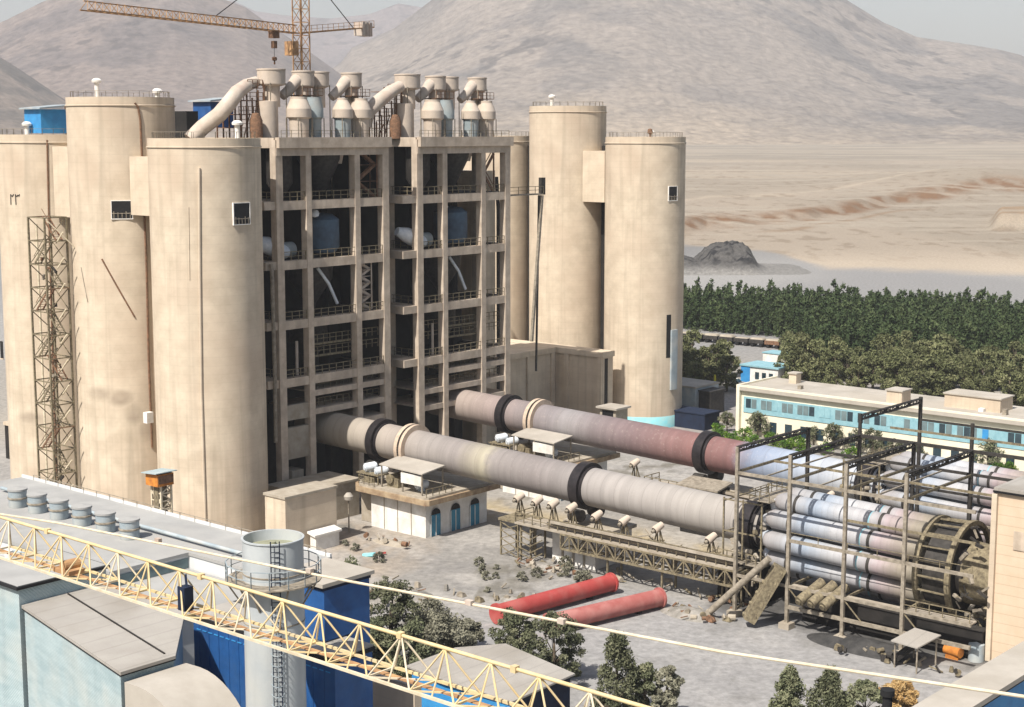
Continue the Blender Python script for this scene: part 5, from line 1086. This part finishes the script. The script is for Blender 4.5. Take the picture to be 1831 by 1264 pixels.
# deep blue hall
v64 = 64.0
L0 = pv(336, 1100, v64); L1 = pv(600, 1206, v64); zb = (L0[2] + pv(440, 1135, v64)[2]) / 2
t = thing('blue_hall', 'deep blue sheet clad hall behind the steel tank', 'hall', (-75, v64, 0))
MB().box(-84.6, L1[0], v64, 67.2, 0, zb).build('wall', M['blue'], t); MB().box(-84.7, L1[0] + .1, v64 - .25, 67.4, zb + .0, zb + .25).build('eave', M['black'], t); MB().box(-84.6, L1[0], v64 - .1, 67.3, zb + .26, zb + .4).build('roof', M['groof'], t)
ds = MB(); u = -84.2
while u < L1[0] - .6: ds.box(u, u + .42, v64 - .05, v64 - .005, zb - .75, zb - .68); u += .62
ds.build('window_dashes', M['bblue'], t)
sm = MB()
for q in np.arange(-84, L1[0], 1.05): sm.box(q, q + .05, v64 - .04, v64 - .003, 0, zb - .02)
sm.build('sheet_laps', M['blue'], t)
zz = pv(570, 1035, 66)[2]; uu0 = pv(538, 1035, 66)[0]; uu1 = pv(599, 1035, 66)[0]
t = thing('blue_stair_tower', 'tall blue clad tower right behind the steel tank', 'tower', ((uu0 + uu1) / 2, 66, 0))
MB().box(uu0 - 1.5, uu1 - .4, 65.4, 69.4, zb + .5, zz - .45).box(uu0 - 1.5, uu1 - .4, 67.6, 69.4, 0, zb + .49).build('wall', M['blue'], t); MB().box(uu0 - 1.5, uu1 - .35, 65.3, 69.5, zz - .45, zz - .2).build('fascia', M['navy'], t); MB().box(uu0 - 1.6, uu1 - .2, 65.1, 69.7, zz - .2, zz + .05).build('roof', M['roofw'], t)
# cream wall below the jib
c0 = pv(598, 1185, 74); c1 = pv(741, 1228, 74); zc = (c0[2] + c1[2]) / 2
t = thing('cream_wall_building', 'plain cream wall under the crane jib at the bottom', 'building', (c0[0], 74, 0)); MB().box(c0[0] - 2, c1[0], 74, 74.7, 0, zc).build('wall', M['silo'], t); MB().box(c0[0] - 2, c1[0] + .04, 73.95, 74.75, zc, zc + .12).build('coping', M['roofw'], t)
# bright blue building with grey roof
rp = [(-88.6, 89.2), (-84.5, 89.0), (-77.3, 88.7), (-77.6, 96.4), (-86.3, 98.2), (-88.6, 94.8)]
tb = polyhall('blue_workshop', 'bright blue workshop with pale grey roof behind the crane jib', rp, 0, 5.7, M['bblue'], M['groof'], .5, .25)
MB().prism([(-77.25, 88.8), (-77.1, 88.8), (-77.4, 96.3), (-77.55, 96.3)], 0, 5.6).build('end_wall', M['navy'], tb)
# roofs with drums
K = pz(338, 1012, 16)
t = thing('filter_house', 'pale flat roofed filter house carrying a row of grey drums', 'building', (-110, 74, 0))
MB().box(-132, K[0], 66.6, 80.2, 0, 16.9).box(K[0], -88.6, K[1], 80.2, 0, 16.9).build('wall', M['cwhite'], t)
MB().box(K[0] + .01, K[0] + .06, 66.6, K[1] - .1, 15.9, 16.7).build('shaded_panel', M['teal'], t)  # teal strip paints this wall face as shaded
MB().box(-132.1, K[0] + .12, 66.5, 80.4, 16.9, 17.15).box(K[0] + .12, -88.5, K[1] - .1, 80.4, 16.9, 17.15).build('roof', M['croof'], t)
MB().box(-132.1, -88.5, 80.2, 80.38, 17.15, 17.4).build('parapet', M['cwhite'], t)
MB().rail([(-130, 80.2, 17.15), (-89, 80.2, 17.15)], .5, 2, .05, False).build('railing', M['steel'], t)
t = thing('lower_roof_building', 'low pale roofed building between filter house and mill hall', 'building', (-97, 65, 0))
MB().box(-112, -88.7, 63.0, K[1] - .12 if K[1] < 74 else 70, 0, 15.6).build('wall', M['cwhite'], t); MB().box(-112.2, -88.5, 62.9, K[1] - .13, 15.6, 15.85).build('roof', M['croof'], t)
for k, px in enumerate([33, 68, 107, 148, 190, 233]):
    a = pv(px, [918, 930, 945, 957, 968, 985][k], 73.4)
    t = thing('roof_drum', f'grey blue vent drum on the filter house roof, {["first","second","third","fourth","fifth","sixth"][k]} from the left edge', 'vent drum', (a[0], 73.4, 17.15), 'vent drums in a row on the filter house roof')
    r = .8; MB().lathe((a[0], 73.4, 17.15), [(r * .95, 0), (r, .1), (r, 1.5)], 28).build('drum', M['gblue'], t, True)
    MB().lathe((a[0], 73.4, 17.15), [(r + .07, 1.5), (r + .07, 1.66), (.01, 1.78)], 28).build('lid', M['croof'], t, True)
    MB().lathe((a[0], 73.4, 17.15), [(r + .03, .75), (r + .08, .78), (r + .08, .9), (r + .03, .93)], 28).build('band', M['steel'], t, True)
tb = MB().tube([(-128, 75.6, 17.5), (-90.5, 75.6, 17.5)], .16, 12); tag(tb.build('header_pipe', M['gblue'], None, True, base=(-110, 75.6, 18)), 'long thin grey header pipe behind the roof drums', 'pipe')
# clutter on the roofs at far left
def roofclutter():
    rnd = random.Random(5)
    for i in range(34):
        px, py = rnd.uniform(2, 120), rnd.uniform(985, 1050); a = pz(px, py, 15.9); s = rnd.uniform(.2, .6)
        b = MB()
        if i % 3 == 0: b.cyl((a[0], a[1], 15.85), (a[0], a[1], 15.85 + s * 1.6), s * .6, n=12)
        elif i % 3 == 1: b.box(a[0] - s, a[0] + s, a[1] - s * .5, a[1] + s * .5, 15.85, 15.9 + s)
        else: b.tube([(a[0] - s * 2, a[1], 16.0), (a[0], a[1] + .3, 16.3), (a[0] + s * 2, a[1] + .2, 16.0)], .1, 8)
        tag(b.build('roof_fitting', M[rnd.choice(['steel', 'gblue', 'dsteel', 'white', 'osteel'])], None, base=a), 'small pipe or box fitting among the clutter on the left roof', 'roof fitting', 'fittings cluttering the left roof')
roofclutter()
a = pz(10, 1010, 15.6); tag(MB().box(a[0] - 12, -93.3 - .2 - 8, 60, 66.4, 0, 15.8).build('side_roof', M['croof'], None, base=(a[0], 63, 0)), 'pale cluttered flat roof at the left edge', 'building')
# pipe rack at the far lower left
t = thing('pipe_rack', 'dark steel rack against the pale blue wall at the lower left edge', 'rack', (-90, 52.5, 8)); fr = MB()
for k in range(3): p_ = pz([4, 14, 24][k], 1150, 12); fr.bar((p_[0], p_[1], 0), (p_[0], p_[1], 15), .18)
for z in (6, 8, 10, 12, 14): a = pz(0, 1150, 12); b_ = pz(26, 1150, 12); fr.bar((a[0], a[1], z), (b_[0], b_[1], z), .14)
fr.build('frame', M['steel'], t)
# ------------------------------------------------------------------ steel tank with platform
def tank():
    a = pY(433, 962, 90); b = pY(542, 962, 90); cu, cv = (a[0] + b[0]) / 2, (a[1] + b[1]) / 2; r = hypot(a[0] - b[0], a[1] - b[1]) / 2; zt = a[2]
    t = thing('steel_tank', 'tall pale grey steel tank with ladder and ring platform', 'tank', (cu, cv, 0))
    MB().lathe((cu, cv, 0), [(r, 0)] + [(r, z) for z in (4, 8, 12, 16)] + [(r, zt), (r + .06, zt), (r + .06, zt + .08), (r - .08, zt + .08), (r - .1, zt - .6)], 72).build('shell', M['tank'], t, True)
    MB().lathe((cu, cv, 0), [(r - .09, zt - .55), (r * .5, zt - .4), (.2, zt - .35), (.2, zt - .2), (.01, zt - .15)], 48).build('lid', M['tankin'], t, True)
    w_ = MB()
    for z in (zt - 2.05, zt - 5, 8.5, 5): w_.lathe((cu, cv, z), [(r, 0), (r + .03, .02), (r + .03, .08), (r, .1)], 72)
    w_.build('weld_band', M['steel'], t, True)
    zp = zt - 2.4; n = 24
    p = MB(); ro = r + 1.05
    for i in range(n):
        a0, a1 = 2 * pi * i / n, 2 * pi * (i + 1) / n; q = lambda a_, r_, z: (cu + r_ * cos(a_), cv + r_ * sin(a_), z)
        p.hexa([q(a0, r + .02, zp - .08), q(a1, r + .02, zp - .08), q(a1, ro, zp - .08), q(a0, ro, zp - .08)], [q(a0, r + .02, zp), q(a1, r + .02, zp), q(a1, ro, zp), q(a0, ro, zp)])
    p.build('platform', M['steel'], t)
    rl = MB().rail([(cu + (ro - .05) * cos(2 * pi * i / 16), cv + (ro - .05) * sin(2 * pi * i / 16), zp) for i in range(17)], 1.05, 3, .05); rl.build('railing', M['gblue'], t)
    for i in range(8):
        a_ = 2 * pi * (i + .5) / 8; MB().bar((cu + r * cos(a_), cv + r * sin(a_), zp - 1.6), (cu + (ro - .1) * cos(a_), cv + (ro - .1) * sin(a_), zp - .1), .09).build('bracket', M['steel'], t)
    f = Vector(w2p(0, 0)); la = atan2(-cv, -cu) + .06
    ld_ = MB(); o = Vector((cos(la), sin(la), 0)); s = Vector((-sin(la), cos(la), 0)); c = Vector((cu, cv, 0)); r1 = r + .22
    for k in (-.25, .25): ld_.bar(c + o * r1 + s * k + Vector((0, 0, 4)), c + o * r1 + s * k + Vector((0, 0, zt + .3)), .05)
    z = 4.0
    while z < zt: ld_.bar(c + o * r1 - s * .25 + Vector((0, 0, z)), c + o * r1 + s * .25 + Vector((0, 0, z)), .035); z += .3
    ld_.build('ladder', M['navy'], t)
    cg = MB(); z = 5.0
    while z < zp - 1:
        ps = [c + o * (r1 + .38 * sin(th) * 1.9) + s * (.38 * cos(th)) + Vector((0, 0, z)) for th in [pi * k / 6 for k in range(7)]]
        for p_, q_ in zip(ps[:-1], ps[1:]): cg.bar(p_, q_, .035)
        z += .62
    for th in (pi * .2, pi * .5, pi * .8):
        e = c + o * (r1 + .72 * sin(th)) + s * (.38 * cos(th)); cg.bar(e + Vector((0, 0, 5)), e + Vector((0, 0, zp - 1)), .03)
    cg.build('safety_cage', M['gblue'], t)
tank()
# orange head kiosk with blue roof
c = pY(279, 858, 172); kz = c[2]
t = thing('elevator_kiosk', 'orange kiosk with pale blue roof on top of a dusty lattice leg', 'kiosk', (c[0], c[1], 0))
MB().truss((c[0], c[1] + .0, 0), (c[0], c[1], kz - .6), (1.7, 0, 0), (0, 1.4, 0), 12, .2, .12).build('lattice_leg', M['pyellow'], t)
MB().box(c[0] - .4, c[0] + .5, c[1] - .1, c[1] + 1.1, 0, kz - .6).build('casing', M['osteel'], t)
MB().box(c[0] - 1.1, c[0] + 1.1, c[1] - .6, c[1] + 1.6, kz - .6, kz + .75).build('cabin', M['orange'], t)
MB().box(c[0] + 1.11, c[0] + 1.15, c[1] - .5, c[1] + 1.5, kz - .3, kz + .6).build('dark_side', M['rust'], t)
MB().hexa([(c[0] - 1.4, c[1] - 1.0, kz + .75), (c[0] + 1.4, c[1] - 1.0, kz + .95), (c[0] + 1.4, c[1] + 1.9, kz + .95), (c[0] - 1.4, c[1] + 1.9, kz + .75)], [(c[0] - 1.4, c[1] - 1.0, kz + .85), (c[0] + 1.4, c[1] - 1.0, kz + 1.05), (c[0] + 1.4, c[1] + 1.9, kz + 1.05), (c[0] - 1.4, c[1] + 1.9, kz + .85)]).build('roof', M['pblue'], t)
# gallery at the lower right corner
Zg = 20.0; g = [pz(1640, 1264, Zg), pz(1831, 1140, Zg), pz(1831, 1203, Zg), pz(1745, 1264, Zg)]
ul, ur = (g[0][0] + g[1][0]) / 2, (g[2][0] + g[3][0]) / 2
t = thing('conveyor_gallery', 'pale roofed gallery with blue side in the lower right corner', 'gallery', (ul, 75, 10))
MB().box(ul, ur, 60, 110, Zg - .3, Zg).build('roof', M['roofw'], t); MB().box(ul + .2, ur - .25, 60, 110, Zg - .6, Zg - .31).build('eave', M['black'], t); MB().box(ul + .3, ur - .35, 60, 110, Zg - 7, Zg - .61).build('wall', M['bblue'], t)
for v_ in (70, 90, 108): MB().box((ul + ur) / 2 - .6, (ul + ur) / 2 + .6, v_ - .4, v_ + .4, -.2, Zg - 7.01).build('support', M['steel'], t)
a = pY(1587, 1240, 84); t = thing('dark_stack', 'short black flue pipe with cap at the bottom edge', 'flue', (a[0], a[1], 0)); MB().cyl((a[0], a[1], 0), (a[0], a[1], a[2] - .1), .28, n=20).build('pipe', M['black'], t, True); MB().cyl((a[0], a[1], a[2] - .1), (a[0], a[1], a[2] + .25), .4, n=20).build('cap', M['black'], t, True)
# ================================================================== CRANE JIB ACROSS THE FOREGROUND
def front_jib():
    v0 = 33.6; z0 = 34.3; t = thing('crane_jib', 'yellow lattice jib of the near tower crane crossing the foreground', 'crane', (-40, v0, z0))
    ua, ub, n = -57.4, -14.0, 23; hgt = 1.42; hw = .62
    c = MB().tube([(ua, v0, z0), (ub, v0, z0)], .062, 10); c.build('top_chord', M['yellow'], t, True)
    for s in (-1, 1): MB().bar((ua, v0 + s * hw, z0 - hgt), (ub, v0 + s * hw, z0 - hgt), .09, .09).build('bottom_chord', M['pyellow'] if s < 0 else M['yellow'], t)
    U_ = [ua + (ub - ua) * i / n for i in range(n + 1)]; st = (ub - ua) / n
    for i in range(n):
        b = MB(); m_ = U_[i] + st * .5
        for s in (-1, 1):
            b.tube([(U_[i], v0 + s * hw, z0 - hgt), (m_, v0, z0)], .034, 6); b.tube([(m_, v0, z0), (U_[i + 1], v0 + s * hw, z0 - hgt)], .034, 6)
            if s < 0: b.tube([(m_, v0, z0), (m_ , v0 + s * hw, z0 - hgt)], .03, 6)
        b.bar((U_[i], v0 - hw, z0 - hgt), (U_[i], v0 + hw, z0 - hgt), .07); b.bar((U_[i], v0 - hw, z0 - hgt), (U_[i + 1], v0 + hw, z0 - hgt), .05)
        b.build('lacing', M['yellow'] if i % 4 else M['pyellow'], t)
    w_ = MB().box(ua, ub, v0 - .1, v0 + .1, z0 - hgt - .02, z0 - hgt + .02); w_.build('walk_plank', M['ocrane'], t)
    for uj in (U_[2] , U_[7] + .3, U_[12] + .9, U_[15]): MB().box(uj - .1, uj + .1, v0 - .1, v0 + .1, z0 - .1, z0 + .1).build('chord_joint', M['yellow'], t)
    MB().tube([(ua, v0, z0 + .1), (-52.9, 33.6, 34.75), (-37.3, 33.7, 35.5), (-22.05, 33.8, 36.35), (-12.0, 33.8, 37.3)], .045, 8).build('pendant_bar', M['pyellow'], t, True)
    for uj in (-46.5, -38.2, -31.0, -27.4): z = 34.83 + (uj + 52.9) * .0495; MB().box(uj - .12, uj + .12, v0 + .02, v0 + .18, z - .075, z + .075).build('pendant_joint', M['duct'], t)
    wi = MB().box(-44.9, -44.5, v0 - .3, v0 + .1, z0 - hgt + .05, z0 - .5); wi.bar((-44.6, v0 - .1, z0 - .6), (-44.8, v0, z0 - .1), .08); wi.build('winch', M['navy'], t)
    wb = MB().cyl((-52.2, v0 - .3, z0 - hgt + .3), (-52.2, v0 + .4, z0 - hgt + .3), .22, n=16).box(-52.8, -51.7, v0 - .35, v0 + .35, z0 - hgt, z0 - hgt + .18); wb.build('jib_winch', M['ocrane'], t)
front_jib()

# ================================================================== TREES
def leafmesh(name, crown, nleaf, size, seed, mt, clump=.35, nclump=60):
    rs = np.random.RandomState(seed); h, r0, kind, zlo = crown
    cz = []; 
    while len(cz) < nclump:
        t_ = rs.rand() ** (1.25 if kind == 'cone' else .9); a = rs.rand() * 2 * pi
        if kind == 'cone': R_ = r0 * (1 - t_) ** .75 * (.75 + .35 * rs.rand())
        else: R_ = r0 * sqrt(max(0, 1 - (2 * t_ - .82) ** 2 / 1.42)) * (.7 + .4 * rs.rand())
        rr = R_ * rs.rand() ** .38
        cz.append((rr * cos(a), rr * sin(a), zlo + (h - zlo) * t_, .5 + .7 * rs.rand(), rs.rand()))
    cz = np.array(cz); k = rs.randint(0, nclump, nleaf); c = cz[k]
    off = rs.normal(size=(nleaf, 3)); off /= np.linalg.norm(off, axis=1)[:, None]; off *= (rs.rand(nleaf, 1) ** .45) * clump * r0 * c[:, 3:4]; off[:, 2] *= .8 if kind != 'cone' else 1.5
    p = c[:, :3] + off; p[:, 2] = np.clip(p[:, 2], zlo * .6, None)
    a = rs.normal(size=(nleaf, 3)); a[:, 2] += .2; a /= np.linalg.norm(a, axis=1)[:, None]; b = rs.normal(size=(nleaf, 3)); b -= a * (a * b).sum(1)[:, None]; b /= np.linalg.norm(b, axis=1)[:, None]
    s = size * (.6 + .8 * rs.rand(nleaf, 1)); q = np.stack([p - a * s, p - b * s * .45, p + a * s, p + b * s * .45], 1)
    me = bpy.data.meshes.new(name); me.vertices.add(nleaf * 4); me.vertices.foreach_set('co', q.reshape(-1).astype(np.float32))
    me.loops.add(nleaf * 4); me.loops.foreach_set('vertex_index', np.arange(nleaf * 4, dtype=np.int32)); me.polygons.add(nleaf); me.polygons.foreach_set('loop_start', np.arange(0, nleaf * 4, 4, dtype=np.int32)); me.update(calc_edges=True)
    tint = np.clip(c[:, 4] * .6 + rs.rand(nleaf) * .4 , 0, 1)
    at = me.attributes.new('tint', 'FLOAT', 'FACE'); at.data.foreach_set('value', tint.astype(np.float32)); me.materials.append(mt)
    return me, cz
def trunkmesh(h, r, cz, seed, nb=14):
    rs = random.Random(seed); mb = MB(); tp = h * .8; pts = [(0, 0, -.2), (rs.uniform(-.1, .1) * h * .2, rs.uniform(-.1, .1) * h * .2, tp * .5), (0, 0, tp)]
    mb.tube(pts, [r, r * .65, r * .2], 8)
    for i in range(nb):
        c = cz[rs.randrange(len(cz))]; z = max(h * .12, c[2] * rs.uniform(.45, .75)); z = min(z, tp); mb.tube([(0, 0, z), (c[0] * .5, c[1] * .5, (z + c[2]) / 2 - .1), (c[0], c[1], c[2])], [r * .3, r * .18, r * .06], 5)
    me = bpy.data.meshes.new('trunk'); me.from_pydata(mb.v, [], mb.f); me.update(); me.shade_smooth(); me.materials.append(M['bark']); return me
def proto(h, r, kind, zlo, n, size, seed, mt, **k):
    me, cz = leafmesh('crown', (h, r, kind, zlo), n, size, seed, mt, **k); return me, trunkmesh(h, .035 * h, cz, seed)
def put(pr, x, y, s, label, cat, group, name='pine_tree', z=0, sz=1.0, rz=None):
    e = bpy.data.objects.new(name, None); C.objects.link(e); e.location = (x, y, z); e.scale = (s, s, s * sz); e.rotation_euler = (0, 0, random.uniform(0, 6.28) if rz is None else rz); tag(e, label, cat, group)
    for nm, me in (('crown', pr[0]), ('trunk', pr[1])): o = bpy.data.objects.new(nm, me); C.objects.link(o); o.parent = e
    return e
# foreground trees: (px, base py, top py, width px, material, kind)
FT = [(632, 1190, 1012, 88, 'leafy', 'cone', 'dusty green tree right of the tall blue tower'), (700, 1200, 1045, 100, 'leafy', 'round', 'second dusty tree in front of the open yard'), (768, 1185, 1078, 100, 'leafg', 'round', 'ash grey bush in the row left of the yard'), (828, 1165, 1108, 62, 'leafg', 'round', 'small pale grey bush at the right end of the row'), (660, 1215, 1110, 90, 'leafy', 'round', 'low green bush under the jib beside the cream wall'),
      (805, 1200, 1100, 90, 'leafg', 'round', 'dusty bush at the right of the ash grey bush, in front of the yard'), (735, 1225, 1120, 90, 'leafy', 'round', 'low green shrub behind the jib at the end of the cream wall'), (603, 1200, 1060, 60, 'leafg', 'round', 'thin dusty bush touching the tall blue tower'),
      (925, 1200, 1092, 84, 'leafy', 'round', 'dark green tree at the left end of the red pipes'), (990, 1222, 1103, 96, 'leafy', 'round', 'dark green tree at the end of the right red pipe'),
      (1103, 1290, 1138, 100, 'leafy', 'cone', 'green conical tree at the bottom centre'), (1152, 1285, 1190, 60, 'leafy', 'round', 'smaller tree right of the bottom centre tree'), (1192, 1290, 1190, 48, 'leafg', 'round', 'thin greyish sapling right of the bottom centre tree'),
      (1410, 1300, 1200, 74, 'leafy', 'cone', 'pointed green tree at the lower right, left of three'), (1480, 1305, 1207, 90, 'leafy', 'cone', 'pointed green tree at the lower right, middle of three'), (1545, 1300, 1222, 70, 'leafy', 'round', 'rounded green tree at the lower right beside the black flue'), (1608, 1275, 1222, 60, 'leaft', 'round', 'dry orange leaved shrub beside the pale roofed gallery')]
for i, (px, by, ty, wd, mt, kind, lab) in enumerate(FT):
    b = pz(px, by, 0); x, y, _ = W(b[0], b[1]); h = zfor(b[0], b[1], ty); r = wd / 2 / F * y * 1.22
    pr = proto(h, r, kind, h * .1, 9000, .15, 100 + i, M[mt], nclump=52, clump=.27); put(pr, x, y, 1, lab, 'tree' if h > 3.5 else 'bush', None, 'tree' if h > 3.5 else 'shrub')
# weeds near the tank and in the yard
wd_ = proto(.9, .8, 'round', .02, 500, .12, 7, M['leafg'], nclump=14)
for i in range(20):
    px, py = random.choice([(random.uniform(585, 760), random.uniform(1000, 1060)), (random.uniform(840, 960), random.uniform(1010, 1060)), (random.uniform(1000, 1080), random.uniform(1000, 1040)), (random.uniform(600, 680), random.uniform(970, 1010))])
    b = pz(px, py, 0); x, y, _ = W(b[0], b[1]); put(wd_, x, y, random.uniform(.5, 1.2), 'low dusty grey weed tuft on the yard ground', 'weed', 'dusty weed tufts on the yard', 'weed_tuft')
# pines in the near grove
PN = [proto(7.5, 3.0, 'round', 1.2, 2800, .27, 200 + k, M['leafo'], nclump=34, clump=.3) for k in range(4)]
LAB = 'olive pine among the near grove behind the office'
rs = random.Random(11)
def grove(poly_x, fy, rows, label, n, sc=1.0):
    k = 0
    while k < n:
        px = rs.uniform(*poly_x); f = rs.random(); y0, y1 = fy(px); py = y0 + (y1 - y0) * f; b = pz(px, py, 0); x, y, _ = W(b[0], b[1])
        put(PN[rs.randrange(4)], x, y, sc * rs.uniform(.6, 1.2), label, 'tree', label + 's', sz=rs.uniform(.85, 1.15)); k += 1
grove((1400, 1860), lambda px: (np.interp(px, [1390, 1600, 1850], [692, 712, 740]), np.interp(px, [1390, 1600, 1850], [660, 668, 672])), 0, 'olive pine in the grove behind the office', 85)
grove((1195, 1302), lambda px: (np.interp(px, [1195, 1302], [702, 700]), np.interp(px, [1195, 1302], [650, 655])), 0, 'olive pine in the clump right behind the rightmost silo', 22, .9)
# far wood as one mass
def wood():
    rsn = np.random.RandomState(3); vs = []; tn = []; base = []
    P_ = [leafmesh('x', (7.2, 1.6, 'cone', .5), 230, .42, 300 + k, M['leafd'], nclump=26, clump=.4)[0] for k in range(6)]
    arr = []; tt = []
    for m_ in P_:
        a = np.empty(len(m_.vertices) * 3, np.float32); m_.vertices.foreach_get('co', a); arr.append(a.reshape(-1, 3)); b = np.empty(len(m_.polygons), np.float32); m_.attributes['tint'].data.foreach_get('value', b); tt.append(b)
    for px in np.arange(1150, 1960, 9.0):
        front = np.interp(px, [1190, 1440, 1480, 1850], [585, 606, 650, 668]); back = np.interp(px, [1190, 1600, 1700, 1960], [556, 566, 574, 600])
        Yf = H / tan(P + math.atan((front - 632) / F)); Yb = H / tan(P + math.atan((back - 632) / F)); Y_ = Yf
        while Y_ < Yb + 1:
            if rsn.rand() < .07: Y_ += 2.9; continue
            j = rsn.randint(6); s = rsn.uniform(.6, 1.15); th = rsn.rand() * 6.28; x = (px - 915.5) / F * Y_ * .995 + rsn.uniform(-.8, .8); y = Y_ + rsn.uniform(-.8, .8)
            a = arr[j] * np.array((s, s, s * rsn.uniform(.85, 1.2))); a = np.stack([a[:, 0] * cos(th) - a[:, 1] * sin(th) + x, a[:, 0] * sin(th) + a[:, 1] * cos(th) + y, a[:, 2]], 1)
            vs.append(a); tn.append(np.clip(tt[j] * .6 + rsn.uniform(-.2, .5), 0, 1)); Y_ += 2.9
    v = np.concatenate(vs); tn = np.concatenate(tn); nq = len(v) // 4; me = bpy.data.meshes.new('far_wood'); me.vertices.add(len(v)); me.vertices.foreach_set('co', v.ravel().astype(np.float32))
    me.loops.add(nq * 4); me.loops.foreach_set('vertex_index', np.arange(nq * 4, dtype=np.int32)); me.polygons.add(nq); me.polygons.foreach_set('loop_start', np.arange(0, nq * 4, 4, dtype=np.int32)); me.update(calc_edges=True)
    at = me.attributes.new('tint', 'FLOAT', 'FACE'); at.data.foreach_set('value', tn.astype(np.float32)); me.materials.append(M['leafd']); o = bpy.data.objects.new('far_wood', me); C.objects.link(o); o['kind'] = 'stuff'; o['label'] = 'dense dark green conifer wood on the plain'
wood()
# garden before the office
gb = proto(1.6, 1.3, 'round', .05, 900, .13, 51, M['leafb'], nclump=24); gt = proto(4.2, 1.7, 'round', 1.2, 1800, .16, 52, M['leafy'], nclump=36)
gi = 0
for (px, py, s, kind) in [(1290, 790, 1.3, 0), (1310, 800, 1.4, 0), (1330, 785, 1.2, 0), (1345, 800, 1.2, 0), (1280, 775, 1.1, 0), (1270, 795, 1.1, 0), (1355, 782, 1.0, 1), (1300, 772, .8, 1), (1380, 795, 1.2, 0), (1400, 806, 1.3, 0), (1420, 800, 1.3, 0), (1435, 808, 1.2, 0), (1490, 805, 1.0, 1), (1530, 812, .9, 1), (1560, 815, 1.0, 1), (1455, 795, .7, 1), (1600, 830, .9, 1), (1640, 832, .7, 1), (1765, 842, 1.1, 1), (1785, 850, 1.2, 0), (1800, 848, 1.1, 0), (1720, 815, .8, 1), (1375, 782, .8, 0), (1480, 812, 1.1, 0), (1520, 820, 1.1, 0), (1325, 812, 1.2, 0)]:
    b = pz(px, py, 0); x, y, _ = W(b[0], b[1])
    if kind: put(gt, x, y, s, 'small green tree in the garden before the cream office', 'tree', 'small trees before the office', 'garden_tree')
    else: put(gb, x, y, s, 'bright green garden shrub before the cream office', 'shrub', 'garden shrubs before the office', 'garden_shrub')
